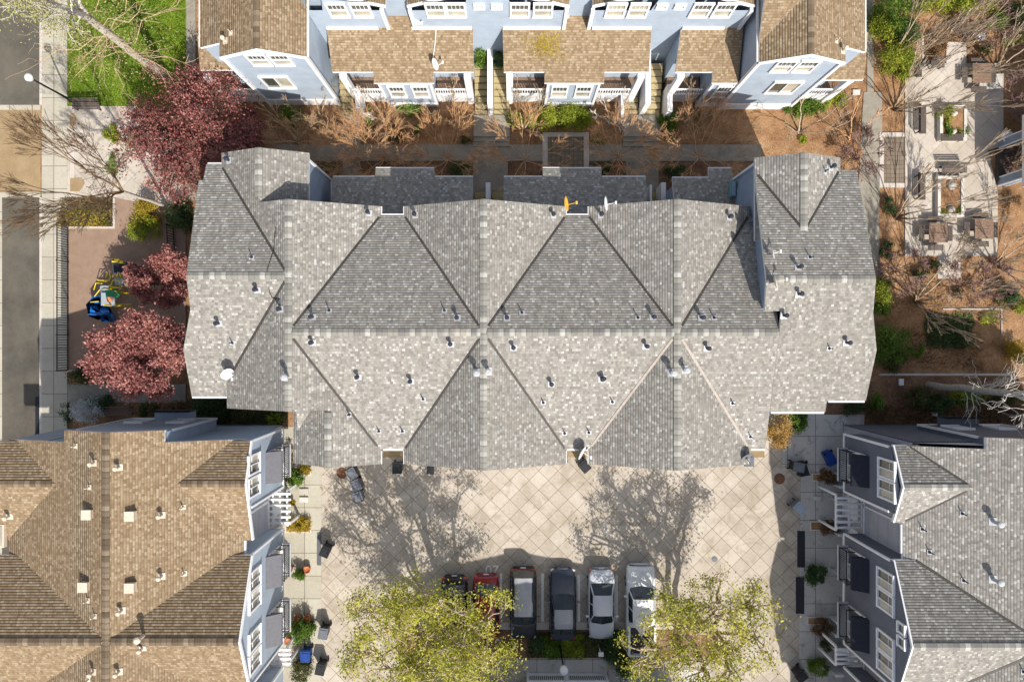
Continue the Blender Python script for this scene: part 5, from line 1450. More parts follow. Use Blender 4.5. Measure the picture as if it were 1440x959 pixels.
def car(label, px, py, face, Lc, Wc, prof, green, paint, roofp, name='parked_car', cat='car', lamps=True, group=None, pickup=False, rails=False, trim=None, rearfirst=False):
    """prof: (t, half width factor, deck height) from the nose (t=1) to the tail (t=0); green: cabin spans
    (base y0, base y1, roof y0, roof y1, belt z, roof z) as fractions of the length, 0 = tail, 1 = nose. face=+1: nose north."""
    x, y = W(px, py, 0)
    root = thing(name, label, cat, (x, y, .004), 0 if face > 0 else PI, group)
    m = MB(); rings = []
    for t, w, z in prof:
        yy = (t - .5) * Lc; hw = Wc / 2 * w
        rings.append([(-hw * .86, yy, .22), (-hw * .98, yy, .34), (-hw, yy, .55), (-hw * .985, yy, z - .16), (-hw * .93, yy, z - .045), (-hw * .8, yy, z), (-hw * .4, yy, z + .022), (0, yy, z + .03),
                      (hw * .4, yy, z + .022), (hw * .8, yy, z), (hw * .93, yy, z - .045), (hw * .985, yy, z - .16), (hw, yy, .55), (hw * .98, yy, .34), (hw * .86, yy, .22), (0, yy, .2)])
    loft(m, rings); body = m.build('body', paint, root, True, off=Z0)
    y0, y1, r0, r1, zb, zr = green
    Y = lambda t: (t - .5) * Lc
    hb, hr = Wc / 2 * .9, Wc / 2 * .69
    g = MB()
    base = [(-hb * .9, Y(y0), zb), (-hb, Y(y0 + .05), zb), (-hb, Y(y1 - .08), zb), (-hb * .86, Y(y1), zb - .02), (0, Y(y1 + .03), zb - .02), (hb * .86, Y(y1), zb - .02), (hb, Y(y1 - .08), zb), (hb, Y(y0 + .05), zb), (hb * .9, Y(y0), zb), (0, Y(y0 - .015), zb)]
    roof = [(-hr * .92, Y(r0), zr - .03), (-hr, Y(r0 + .04), zr - .02), (-hr, Y(r1 - .04), zr - .03), (-hr * .92, Y(r1), zr - .06), (0, Y(r1 + .012), zr - .04), (hr * .92, Y(r1), zr - .06), (hr, Y(r1 - .04), zr - .03), (hr, Y(r0 + .04), zr - .02), (hr * .92, Y(r0), zr - .03), (0, Y(r0 - .01), zr - .01)]
    n = len(base); bb = len(g.v); g.v += base + roof
    for i in range(n): g.f.append((bb + i, bb + (i + 1) % n, bb + n + (i + 1) % n, bb + n + i)); g.mi.append(0)
    g.f.append(tuple(bb + n + i for i in range(n))); g.mi.append(0)
    g.f = [f[::-1] for f in g.f]
    g.build('windows', 'car_glass', root, off=Z0)
    # roof panel with a slight crown, pillars
    rp = MB(); rr = []
    for k in range(7):
        t = r0 - .005 + (r1 - r0 + .01) * k / 6; e = math.sin(PI * k / 6)
        ww = hr * (1.03 if 0 < k < 6 else .95)
        rr.append([(-ww, Y(t), zr - .035 + .012 * e), (-ww * .93, Y(t), zr + .005 + .03 * e), (-ww * .5, Y(t), zr + .02 + .035 * e), (0, Y(t), zr + .026 + .038 * e), (ww * .5, Y(t), zr + .02 + .035 * e), (ww * .93, Y(t), zr + .005 + .03 * e), (ww, Y(t), zr - .035 + .012 * e)])
    loft(rp, rr, cap=False); rp.f = [f[::-1] for f in rp.f]
    rfp = rp.build('roof_panel', roofp, root, True, off=Z0)
    if rails:
        q = MB()
        for sx in (-1, 1): q.tube([(sx * hr * .96, Y(r0 + .06), zr + .06), (sx * hr * .96, Y((r0 + r1) / 2), zr + .09), (sx * hr * .96, Y(r1 - .2), zr + .05)], .022, 6)
        q.build('roof_rail', 'black_metal', rfp, off=Z0)
        q = MB()
        for k in range(-2, 3): q.box((k * hr * .3, Y((r0 + r1) / 2 - .03), zr + .064), (.022, (r1 - r0) * Lc * .62, .02))
        q.build('roof_rib', roofp, rfp, off=Z0)
    for sx in (-1, 1):
        pm = MB()
        pm.tube([(sx * hb * .95, Y(y1 - .03), zb), (sx * hr * .97, Y(r1 - .01), zr - .03)], .045, 5)
        pm.tube([(sx * hb * .96, Y(y0 + .02), zb), (sx * hr * .97, Y(r0 + .01), zr - .02)], .06, 5)
        ym = (y0 + y1) / 2
        pm.tube([(sx * hb * 1.0, Y(ym), zb), (sx * hr * 1.01, Y((r0 + r1) / 2), zr - .02)], .035, 5)
        pm.tube([(sx * hr * 1.01, Y(r0 + .01), zr - .01), (sx * hr * 1.02, Y((r0 + r1) / 2), zr), (sx * hr * 1.01, Y(r1 - .01), zr - .03)], .04, 5)
        pm.build('pillar', paint, root, True, off=Z0)
    for sx in (-1, 1):
        q = MB(); q.box((sx * (Wc / 2 + .09), Y(y1 - .1), zb + .06), (.2, .12, .13)); q.tube([(sx * (Wc / 2 - .08), Y(y1 - .1), zb), (sx * (Wc / 2 + .06), Y(y1 - .1), zb + .05)], .025, 5)
        q.build('side_mirror', paint, root, off=Z0)
        for yy in (.19, .8):
            q = MB(); R90 = Matrix.Rotation(PI / 2, 3, 'Y')
            q.lathe([(.2, -.1), (.31, -.1), (.33, -.06), (.33, .06), (.31, .1), (.2, .1)], (sx * (Wc / 2 - .1), Y(yy), .33), 18, M=R90)
            wh = q.build('wheel', 'tyre', root, True, off=Z0)
            q = MB(); q.lathe([(.05, -.112), (.19, -.107), (.2, .0), (.19, .107), (.05, .112)], (sx * (Wc / 2 - .1), Y(yy), .33), 12, M=R90); q.build('rim', 'chrome', wh, off=Z0)
    tw = prof[0][1]
    zt, zn = prof[1][2], prof[-2][2]
    for sx in (-1, 1):
        q = MB(); q.lathe([(.02, -.12), (.16, -.08), (.2, 0), (.15, .08), (.02, .11)], (sx * Wc * .36, Y(.972), zn - .17), 10, M=Matrix.Diagonal((1.05, .6, .8))); q.build('headlight', 'lamp_clear', root, True, off=Z0)
        q = MB(); q.lathe([(.02, -.14), (.17, -.1), (.2, 0), (.16, .1), (.02, .14)], (sx * Wc * .385, Y(.028), zt - .17), 10, M=Matrix.Diagonal((.85, .62, 1.0))); q.build('tail_light', 'lamp_red', root, True, off=Z0)
    q = MB(); q.box((0, Y(-.004), zt - .3), (.36, .03, .16)); q.build('licence_plate', 'paint_white', root, off=Z0)
    q = MB(); q.box((0, Y(.995), zn - .28), (Wc * .42, .06, .16)); q.build('grille', 'chrome', root, off=Z0)
    if trim:
        q = MB(); q.box((0, Y(.012), zt - .12), (Wc * .84, .1, .09)); q.build('tail_trim', trim, root, off=Z0)
    q = MB(); q.box((0, Y(.5), .42), (Wc * .8, Lc * .86, .3)); q.build('underbody', 'black_plastic', root, off=Z0)
    q = MB()
    for sx in (-.18, .16): q.tube([(sx * Wc, Y(y1 + .012), zb + .035), (sx * Wc + .3, Y(y1 - .035), zb + .11)], .012, 4)
    q.build('wiper', 'black_metal', root, off=Z0)
    return root
sedan = [(0, .74, .72), (.012, .84, .86), (.05, .93, .93), (.15, .98, .96), (.35, 1, .93), (.6, 1, .92), (.72, .99, .91), (.85, .96, .86), (.94, .88, .78), (.985, .74, .68), (1, .6, .58)]
suv = [(0, .8, .78), (.01, .88, .95), (.04, .95, 1.05), (.15, .99, 1.06), (.4, 1, 1.04), (.65, 1, 1.03), (.78, .99, 1.02), (.9, .95, .97), (.96, .87, .9), (.99, .74, .78), (1, .62, .66)]
gq = 'cars parked nose or tail to the hedge'
car('dark wagon with long ribbed roof, sky reflection painted grey on it, and red tail lights', 735.5, 843, -1, 4.75, 1.82, suv, (.02, .76, .075, .6, 1.03, 1.66), 'paint_black', 'paint_sky_grey', rails=True, trim='lamp_red')
car('navy and black sedan parked nose out beside the wagon', 790.5, 844, 1, 4.75, 1.82, sedan, (.1, .66, .22, .48, .93, 1.42), 'paint_navy', 'paint_sky_grey')
car('silver sedan parked tail out beside the white pickup', 844, 844, -1, 4.7, 1.8, sedan, (.17, .74, .32, .6, .93, 1.42), 'paint_silver', 'paint_silver')
car('red car partly under the yellow green tree', 684, 850, -1, 4.5, 1.78, sedan, (.1, .74, .25, .6, .93, 1.44), 'paint_red', 'paint_red')
car('dark car almost hidden under the yellow green tree', 640, 852, -1, 4.5, 1.78, sedan, (.1, .74, .25, .6, .93, 1.44), 'paint_dark_red', 'paint_dark_red')
pick = [(.0, .9, 1.0), (.01, .98, 1.04), (.3, 1, 1.06), (.42, 1, 1.08), (.7, 1, 1.1), (.78, .99, 1.12), (.9, .97, 1.1), (.965, .93, 1.05), (.99, .86, .95), (1, .76, .8)]
pk = car('white pickup truck with open bed, under the airy tree', 898, 851, 1, 5.9, 1.95, pick, (.36, .78, .4, .68, 1.09, 1.82), 'paint_white', 'paint_white', 'pickup_truck', 'pickup truck')
q = MB(); q.box((0, -5.9 * .325, 1.078), (1.5, 5.9 * .29, .012)); q.build('bed_floor', 'black_plastic', pk, off=Z0)
for sx in (-1, 1):
    q = MB(); q.box((sx * .86, -5.9 * .32, 1.2), (.14, 5.9 * .32, .28)); q.build('bed_side', 'paint_white', pk, off=Z0)
q = MB(); q.box((0, -5.9 * .485, 1.18), (1.7, .1, .26)); q.build('tailgate', 'paint_white', pk, off=Z0)

# ------------------------------------------------------------------ street furniture
def lamp_post(label, px, py, h=4.2, flat=False):
    x, y = W(px, py); t = thing('street_lamp', label, 'street lamp', (x, y, 0))
    MB().lathe([(.16, 0), (.16, .25), (.1, .4), (.08, .7)], (0, 0, 0), 12).tube([(0, 0, .6), (0, 0, h - .3)], [.07, .055], 8).build('post', 'black_metal', t, True, off=Z0)
    g = MB()
    if flat: g.lathe([(.06, h - .32), (.22, h - .2), (.24, h - .08), (.26, h), (.17, h + .1), (.05, h + .14)], (0, 0, 0), 18)
    else: g.lathe([(.08, h - .35), (.22, h - .3), (.26, h - .1), (.26, h + .08), (.17, h + .2), (.05, h + .25)], (0, 0, 0), 18)
    g.build('lamp_head', 'white_dish', t, True, off=Z0)
    return t
lamp_post('black street lamp with white round head beside the sidewalk', 101, 142, 4.2, True)
lamp_post('black lamp post with white head in the hedge bed', 787, 904, 3.9)
t = thing('bollard_sign', 'slim white post with square white top in front of silver sedan', 'post', (*W(841, 905), 0))
MB().tube([(0, 0, 0), (0, 0, 1.5)], .03, 6).build('post', 'white_trim', t, off=Z0); MB().box((0, 0, 1.55), (.32, .26, .14)).build('post_top', 'white_dish', t, off=Z0)

def bench(label, px, py, rz, L=1.6, mat='dark_wood', back=True, z=.09, group=None):
    x, y = W(px, py); t = thing('bench', label, 'bench', (x, y, z), rz, group)
    m = MB()
    for k in range(4): m.box((0, -.18 + .125 * k, .44), (L, .1, .035))
    m.build('seat', mat, t, off=Z0)
    if back:
        m = MB()
        for k in range(3): m.box((0, .3 + .03 * k, .56 + .13 * k), (L, .03, .1))
        m.build('backrest', mat, t, off=Z0)
    for sx in (-1, 1):
        m = MB(); m.box((sx * (L / 2 - .15), -.16, .21), (.06, .06, .42)); m.box((sx * (L / 2 - .15), .24, .21), (.06, .06, .42)); m.box((sx * (L / 2 - .15), .04, .4), (.06, .46, .05))
        if back: m.box((sx * (L / 2 - .15), .33, .62), (.05, .05, .45))
        m.build('leg', 'black_metal', t, off=Z0)
    return t
bench('grey slatted bench facing the small plaza by the lawn', 127.5, 153, 0, 1.85)
bench('slatted bench in shade between white shrub and red tree', 171, 578, 0, 1.95, 'wood')
bench('dark slatted bench left of the upper plaza planter', 1291, 172, PI / 2, 1.9)
bench('dark slatted bench left of the lower plaza planter', 1290, 265, PI / 2, 1.8)
bench('dark slatted bench above the lower plaza planter', 1335, 241, 0, 1.7)
bench('dark bench at the top of the upper planter', 1332, 197, 0, 1.5, back=False)
bench('dark bench in the plaza corner by the barrel', 1285, 103, PI / 2, .95)
bench('dark bench along the top kerb of the plaza', 1312, 95, 0, .9)
def ptable(label, px, py):
    x, y = W(px, py); t = thing('picnic_table', label, 'picnic table', (x, y, .09))
    m = MB()
    for k in range(6): m.box((0, -.55 + .22 * k, .74), (1.25, .2, .045))
    m.build('table_top', 'wood', t, off=Z0); MB().box((0, 0, .36), (.3, .3, .72)).build('pedestal', 'black_metal', t, off=Z0)
    for a in range(4):
        M3 = Matrix.Rotation(a * PI / 2, 3, 'Z'); q = MB()
        for k in range(3): q.box(M3 @ Vector((0, -.82 - .13 * k, .44)), (1.05, .11, .04), M=M3)
        q.box(M3 @ Vector((0, -.6, .3)), (.08, 1.0, .06), M=M3); q.build('seat', 'dark_wood', t, off=Z0)
ptable('square picnic table with four seats, left one on the plaza', 1309, 330)
ptable('square picnic table with four seats, right one on the plaza', 1372, 325)
ptable('dark picnic table under bare branches at the top right of plaza', 1369, 110)
def planter(label, x0, y0, x1, y1):
    (a, b), (c, d) = W(x0, y0, .4), W(x1, y1, .4); t = thing('planter', label, 'planter', ((a + c) / 2, (b + d) / 2, .08)); w, h = c - a, b - d
    m = MB()
    for sx in (-1, 1): m.box((sx * (w / 2 - .1), 0, .2), (.2, h, .4))
    for sy in (-1, 1): m.box((0, sy * (h / 2 - .1), .2), (w - .404, .2, .4))
    m.build('wall', 'concrete_block', t, off=Z0); MB().box((0, 0, .16), (w - .4, h - .4, .32)).build('soil', 'mulch', t, off=Z0)
planter('upper raised concrete planter on the plaza', 1321, 149, 1359, 198); planter('lower raised concrete planter on the plaza', 1318, 248, 1355, 305)
for lab, px, py, r in (('round pale stone in the lower planter', 1337, 262, .3), ('pale stone in the upper planter', 1340, 160, .24), ('lower pale stone in the upper planter', 1339, 186, .2), ('square pale stone between the lower planter plants', 1336, 295, .24)):
    tag(MB().lathe([(r * .7, 0), (r, .1), (r * .85, .26), (r * .3, .34)], (0, 0, 0), 9).build('stone', 'stone_wall', None, True), lab, 'stone').location = (*W(px, py, .4), .38)
t = thing('barrel', 'round dark barrel in the plaza corner', 'barrel', (*W(1289, 96), .08)); MB().lathe([(.26, 0), (.31, .4), (.28, .85)], (0, 0, 0), 14).build('body', 'grey_plastic', t, True, off=Z0); MB().lathe([(.3, .85), (.3, .9), (.1, .95)], (0, 0, 0), 14).build('lid', 'black_plastic', t, True, off=Z0)
t = thing('garden_table', 'round white table beside the blue grey pier', 'table', (*W(1407, 197), 0)); MB().lathe([(.4, .7), (.42, .73), (.38, .75)], (0, 0, 0), 20).build('table_top', 'white_dish', t, True, off=Z0); MB().tube([(0, 0, 0), (0, 0, .7)], .05, 8).build('leg', 'white_trim', t, off=Z0)
# black railing fence beside the sidewalk
def iron_fence(label, pts, h=1.3):
    t = thing('iron_fence', label, 'fence', (pts[0][0], pts[0][1], .05)); o = root_loc(t)
    for i, p in enumerate(pts):
        MB().box((p[0] - o.x, p[1] - o.y, h / 2), (.07, .07, h)).build('post', 'black_metal', t, off=Z0)
        if i + 1 < len(pts):
            q = pts[i + 1]; a = Vector((p[0] - o.x, p[1] - o.y, 0)); b = Vector((q[0] - o.x, q[1] - o.y, 0)); d = b - a; L = d.length; an = math.atan2(d.y, d.x); m = MB()
            for zz in (.12, h - .08): m.box((a + b) / 2 + Vector((0, 0, zz)), (L - .08, .05, .05), an)
            n = int(L / .165)
            for k in range(1, n): m.box(a + d * k / n + Vector((0, 0, h / 2)), (.042, .042, h - .12), an)
            m.build('picket_panel', 'black_metal', t, off=Z0)
iron_fence('long black iron fence between sidewalk and playground', [W(97.5, y) for y in (318, 369, 420, 471, 520)])
iron_fence('short black iron fence at the plum tree side of playground', [W(x, y) for x, y in ((245, 320), (247, 352))], 1.1)
# playground climber
px0, py0 = 152, 420
t = thing('playground_climber', 'yellow, blue and green playground climber with blue slide', 'playground', (*W(px0, py0), .08)); s_ = 1 / 20.6
def pl(px, py, z): return Vector(((px - 720) * (H - z) / F - t.location.x, (479.5 - py) * (H - z) / F - t.location.y, z))
def deck(name, pts, z, mat, th=.08):
    m = MB(); P = [pl(a, b, z) for a, b in pts]; m.prism([(p.x, p.y) for p in P], z - th, z); return m.build(name, mat, t, off=Z0)
deck('deck', [(159, 371), (176, 371), (180, 385), (160, 386)], 1.5, 'steel_blue')
deck('deck', [(161, 391), (176, 391), (173, 401), (163, 401)], 1.3, 'steel_blue')
deck('deck', [(142, 402), (154, 402), (152, 413), (140, 413)], 1.1, 'steel_blue')
deck('deck', [(143, 412), (162, 412), (162, 430), (143, 430)], 1.3, 'steel_blue')
deck('canopy', [(149, 408), (162, 409), (161, 418), (150, 418)], 2.1, 'green_paint')
deck('climbing_panel', [(160, 370), (177, 372), (179, 384), (161, 384)], 1.62, 'navy_canvas', .05)
for a, b, z in ((159, 366, 2.2), (177, 370, 2.2), (160, 388, 2.0), (177, 388, 2.0), (146, 405, 1.9), (163, 410, 2.1), (147, 429, 2.1), (163, 429, 2.1), (139, 394, 1.6), (154, 402, 1.8)):
    p = pl(a, b, z); MB().tube([(p.x, p.y, 0), p], .055, 7).build('post', 'yellow_paint' if z < 2.15 else 'navy_canvas', t, off=Z0)
def rail(pts, r=.035, mat='yellow_paint', name='rail'):
    MB().tube([pl(*p) for p in pts], r, 6).build(name, mat, t, True, off=Z0)
for z in (1.55, 1.95):
    rail([(139, 394, z), (154, 395, z), (157, 389, z)]); rail([(156, 404, z), (160, 394, z), (172, 396, z), (169, 405, z), (156, 404, z)]); rail([(134, 417, z), (141, 408, z), (146, 406, z)]); rail([(128, 425, z), (140, 424, z)])
rail([(150, 390, 2.2), (152, 383, 2.3), (155, 384, 2.3), (157, 392, 2.1)]); rail([(165, 390, 2.2), (167, 383, 2.3), (169, 384, 2.3), (171, 390, 2.1)])
rail([(177, 392, 1.6), (184, 398, 1.5), (187, 406, .9), (190, 411, .1)]); rail([(133, 408, 1.0), (136, 398, 1.2), (145, 399, 1.2)]); rail([(122, 428, .9), (140, 429, .9)], .025); rail([(168, 428, .9), (186, 428, .9)], .025)
m = MB(); p = pl(164, 367, 2.0); m.box(p, (.5, .22, .06)); m.box(pl(171, 369, 2.0), (.3, .16, .06)); m.build('arch_top', 'yellow_paint', t, off=Z0)
def chute(pts, w, mat='blue_slide'):
    m = MB(); rows = []
    for i, a in enumerate(pts):
        A = pl(*a); Bq = pl(*pts[min(i + 1, len(pts) - 1)]); Cq = pl(*pts[max(i - 1, 0)]); d = (Bq - Cq); d.z = 0; d.normalize(); sd = Vector((d.y, -d.x, 0)) * w
        rows.append([A - sd + Vector((0, 0, .28)), A - sd * .8 + Vector((0, 0, .02)), A, A + sd * .8 + Vector((0, 0, .02)), A + sd + Vector((0, 0, .28))])
    loft(m, rows, cap=False); m.f += [f[::-1] for f in m.f]; m.mi = [0] * len(m.f)
    m.build('slide', mat, t, True, off=Z0)
chute([(146, 424, 1.25), (139, 427, 1.15), (134, 433, 1.0), (137, 439, .85), (144, 441, .7), (152, 440, .55), (155, 446, .35), (157, 453, .15)], .46)
chute([(128, 434, 1.0), (136, 435, .98), (146, 435, .95), (154, 434, .9)], .42)
MB().lathe([(.3, .9), (.32, .95), (.1, 1.05)], pl(175, 414, 0), 14).build('mushroom_step', 'green_paint', t, True, off=Z0)
m = MB(); m.box(pl(155, 421, 1.36), (.36, .36, .1)); m.build('play_panel', 'orange_plastic', t, off=Z0)
# dishes
def dish(label, p, az, el, r, mat, mast=.5):
    t = thing('satellite_dish', label, 'satellite dish', p)
    q = Vector((math.cos(az) * math.cos(el), math.sin(az) * math.cos(el), math.sin(el))).to_track_quat('Z', 'Y').to_matrix()
    c = Vector((0, 0, mast))
    m = MB(); prof = [(.001, .0), (r * .35, r * .03), (r * .7, r * .11), (r, r * .24), (r * 1.0, r * .27), (r * .68, r * .15), (r * .34, r * .07), (.001, .05)]
    m.lathe(prof, c, 20, M=q); m.build('reflector', mat, t, True, off=Z0)
    f = c + q @ Vector((0, -r * .35, r * 1.5)); MB().tube([c + q @ Vector((0, -r * .9, r * .1)), f], .022, 5).box(f, (.1, .16, .1)).build('feed_arm', mat, t, off=Z0)
    MB().tube([(0, 0, -.02), (0, 0, mast)], .03, 6).tube([(.25, .1, 0), (0, 0, mast * .7)], .016, 5).tube([(-.2, .18, 0), (0, 0, mast * .7)], .016, 5).build('mast', 'grey_plastic', t, off=Z0)
def rp(bl, px, py, d=.0):
    v = bl.at(px, py); v.z += d; return tuple(v)
dish('white dish near the west valley, largest on the grey roof', rp(MAIN, 325, 524), -.7, .6, .36, 'white_dish', .6)
dish('orange dish at the garden side eave of the grey roof', rp(MAIN, 793, 290), .05, .35, .42, 'yellow_dish', .7)
dish('white dish beside the orange one at the garden eave', rp(MAIN, 847, 291), .05, .35, .4, 'white_dish', .9)
dish('small white dish at the edge of the east wing', rp(MAIN, 1080, 358), .2, .3, .3, 'white_dish', .5)
dish('cream dish at the east wing edge below the small one', rp(MAIN, 1082, 398), .2, .35, .42, 'cream_dish', .6)
dish('grey white dish at the courtyard eave above the black bin', (*W(816, 634, 8.2), 7.9), -.5, .3, .42, 'white_dish', .6)
dish('blue grey dish at the right courtyard eave', (*W(1049, 640, 8.2), 7.7), -1.2, .6, .34, 'grey_plastic', .6)
dish('white dish on the brown middle porch roof of the top row', (*W(612, 96, 5.0), 4.95), .1, .5, .36, 'white_dish', .6)
dish('white dish on the blue upper wall of the top row', (*W(588, 26, 6.6), 6.1), -1.0, .7, .34, 'white_dish', .5)
dish('small cream dish on the upper wall corner of the top row', (*W(794, 18, 6.8), 6.4), -1.0, .5, .25, 'cream_dish', .45)
tag(MB().tube([W3(614, 30, 5.72), W3(612, 60, 5.4), W3(609, 82, 5.15), W3(611, 92, 5.0)], .025, 5).build('cable', 'white_dish'), 'white cable running down the brown porch roof to the dish', 'cable')
tag(MB().tube([rp(MAIN, 393, 282, .03), rp(MAIN, 388, 320, .03), rp(MAIN, 385, 352, .03), rp(MAIN, 376, 380, .03), rp(MAIN, 379, 410, .03), rp(MAIN, 383, 419, .03), rp(MAIN, 394, 421, .03)], .018, 5).build('cable', 'black_metal'), 'thin black cable looping over the west end of grey roof', 'cable')
t = thing('roof_unit', 'teal metal unit on the shaded porch roof', 'air unit', (*W(1029, 267, 5.1), 5.05)); MB().box((0, 0, .2), (.3, .95, .4)).build('casing', 'teal', t, off=Z0); MB().box((0, 0, .42), (.2, .8, .04)).build('grille', 'steel_blue', t, off=Z0)
# bins
def bin_(label, px, py, rz, mat='black_plastic', lid=None, tip=False, z=.02, sc=1.0):
    x, y = W(px, py, .5); t = thing('wheelie_bin', label, 'bin', (x, y, z + (.3 if tip else 0)), rz); 
    if tip: t.rotation_euler = (PI / 2 * .96, 0, rz)
    t.scale = (sc, sc, sc)
    MB().box((0, 0, .5), (.58, .66, .9), taper=.82).box((0, 0, .93), (.64, .72, .05)).build('body', mat, t, off=Z0)
    l = MB().box((0, -.01, .99), (.62, .74, .06)).box((0, -.02, 1.03), (.42, .5, .04)); l = l.build('lid', lid or mat, t, off=Z0)
    MB().tube([(-.24, .42, .95), (.24, .42, .95)], .025, 6).build('handle', mat, t, off=Z0)
    for sx in (-1, 1): MB().lathe([(.1, -.03), (.12, -.02), (.12, .02), (.1, .03)], (sx * .28, .32, .12), 12, M=Matrix.Rotation(PI / 2, 3, 'Y')).build('wheel', 'tyre', t, off=Z0)
    return t
bin_('grey lidded bin nearest the round brown cover', 497, 664, .55, 'black_plastic', 'grey_plastic')
bin_('middle bin of the leaning row by the eave', 503, 680, .5, 'black_plastic', 'grey_plastic')
bin_('lowest grey bin of the leaning row by the eave', 505, 697, .35, 'grey_plastic', 'grey_plastic')
bin_('black bin under the short eave left of centre', 560, 656, 0)
bin_('small grey bin by the gable corner left of centre', 606, 659, -.1, 'grey_plastic', 'black_plastic', sc=.8)
bin_('black bin below the grey white dish', 821, 654, .7)
bin_('black bin on the left kerb, topmost of three', 460, 772, -.4)
bin_('grey bin on the left kerb, middle of three', 457, 886, -.15, 'black_plastic', 'grey_plastic')
bin_('black bin on the left kerb, lowest of three', 453, 936, -.2)
bin_('blue bin on the lower left walk', 432, 918, 0, 'blue_plastic')
bin_('blue bin lying over on the right walk', 1162, 634, .5, 'blue_plastic', tip=True)
bin_('dark grey bin near the gold bush', 1119, 655, 1.4, 'black_plastic', 'grey_plastic')
bin_('black bin lying over near the gold bush', 1127, 648, .2, 'black_plastic', tip=True)
bin_('blue grey bin by the right kerb', 1120, 712, .8, 'grey_plastic', 'steel_blue')
bin_('black bin at the bottom of right kerb', 1123, 946, -.9)
bin_('navy bin beside the right eave of the court', 1050, 646, 0, 'blue_plastic', 'grey_plastic')
bin_('low black box bin under the eave right of centre', 792, 645, 0, sc=.8)
for lab, px, py in (('round rusty cover near the leaning bins', 481, 665), ('round rusty cover near the gold bush', 1096, 673)):
    tag(MB().lathe([(.37, 0), (.37, .03), (.33, .04), (.05, .035)], (0, 0, 0), 20).build('manhole_cover', 'rust'), lab, 'manhole cover').location = (*W(px, py), .01)
for lab, px, py, mt in (('dark round drain in the open courtyard right of the trees', 1005, 786, 'grey_plastic'),):
    tag(MB().lathe([(.2, 0), (.2, .02), (.05, .025)], (0, 0, 0), 14).build('drain_cover', mt), lab, 'drain').location = (*W(px, py), .008)
def ramp(lab, x0, y0, x1, y1, mat='rubber'):
    (a, b), (c, d) = W(x0, y0), W(x1, y1); m = MB(); w, L = c - a, b - d
    m.quad((-w / 2, -L / 2, 0), (w / 2, -L / 2, 0), (w / 2, L / 2, 0), (-w / 2, L / 2, 0)); m.quad((-w / 2, -L / 2, .02), (w / 2, -L / 2, .1), (w / 2, L / 2, .1), (-w / 2, L / 2, .02))
    m.quad((w / 2, -L / 2, 0), (w / 2, L / 2, 0), (w / 2, L / 2, .1), (w / 2, -L / 2, .1)); m.quad((-w / 2, L / 2, 0), (w / 2, L / 2, 0), (w / 2, L / 2, .1), (-w / 2, L / 2, .02)); m.quad((-w / 2, -L / 2, 0), (w / 2, -L / 2, 0), (w / 2, -L / 2, .1), (-w / 2, -L / 2, .02))
    tag(m.build('kerb_ramp', mat), lab, 'kerb ramp').location = ((a + c) / 2, (b + d) / 2, .012)
ramp('black rubber kerb ramp on the right kerb, upper one', 1121, 746, 1131, 797); ramp('black rubber kerb ramp on the right kerb, lower one', 1119, 811, 1130, 862); ramp('grey kerb ramp on the left kerb behind the black bin', 444, 748, 452, 794, 'grey_plastic'); ramp('black kerb ramp at the road edge by the sidewalk', 50, 558, 60, 612)
# pots, boxes
def pot(lab, px, py, r=.24): 
    o = MB().lathe([(r * .7, 0), (r, .38), (r * 1.08, .4), (r * .9, .41), (r * .8, .34)], (0, 0, 0), 14).build('plant_pot', 'terracotta', None, True); o.location = (*W(px, py), .05); tag(o, lab, 'plant pot')
pot('terracotta pot left of the clipped bush', 409, 797); pot('terracotta pot right of the clipped bush', 434, 798); pot('left terracotta pot above the largest walk bush', 421, 866); pot('right terracotta pot above the largest walk bush', 434, 866); pot('terracotta pot at the foot of the largest walk bush', 408, 898)
for lab, x0, y0, x1, y1 in (('first brown mulch box across the right walk', 1141, 665, 1176, 676), ('second brown mulch box across the right walk', 1138, 732, 1172, 745), ('third brown mulch box across the right walk', 1134, 866, 1165, 877), ('mulch box holding yellow plant on left walk', 402, 728, 438, 748), ('mulch box at the top of left walk', 402, 656, 438, 668)):
    (a, b), (c, d) = W(x0, y0), W(x1, y1); tt = thing('planting_box', lab, 'planter', ((a + c) / 2, (b + d) / 2, .045)); MB().box((0, 0, .05), (c - a, b - d, .1)).build('edging', 'concrete_block', tt, off=Z0); MB().box((0, 0, .06), (c - a - .14, b - d - .14, .1)).build('soil', 'mulch', tt, off=Z0)
for lab, px, py in (('left pale lid set in the first left pad', 425, 701), ('lower pale lid set in the first left pad', 426, 706 - 14)):
    pass
for lab, px, py, w, h, mt in (('white utility box lid in the right garden', 1266, 537, .32, .45, 'white_dish'), ('small white box beyond the white trunk', 1313, 582, .35, .3, 'white_dish'), ('pale meter lid on the left walk', 428, 690, .6, .35, 'stone_wall'), ('second pale meter lid on the left walk', 428, 702, .6, .35, 'concrete_block'), ('pale meter lid on the right walk', 1148, 700, .5, .3, 'concrete_block'), ('pale box lid on the path by right porch', 1203, 131, .5, .35, 'concrete_block')):
    tag(MB().box((0, 0, .06), (w, h, .12)).box((0, 0, .125), (w * .8, h * .8, .02)).build('utility_box', mt), lab, 'utility box').location = (*W(px, py), .03)
for lab, px, py in (('pale boulder in the upper right mulch', 1376, 52), ):
    tag(MB().lathe([(.3, 0), (.4, .12), (.3, .3), (.08, .4)], (0, 0, 0), 9).build('boulder', 'concrete_block', None, True), lab, 'boulder').location = (*W(px, py), 0)
bench('low dark box bench in the upper right mulch', 1354, 51, .1, .8, back=False)
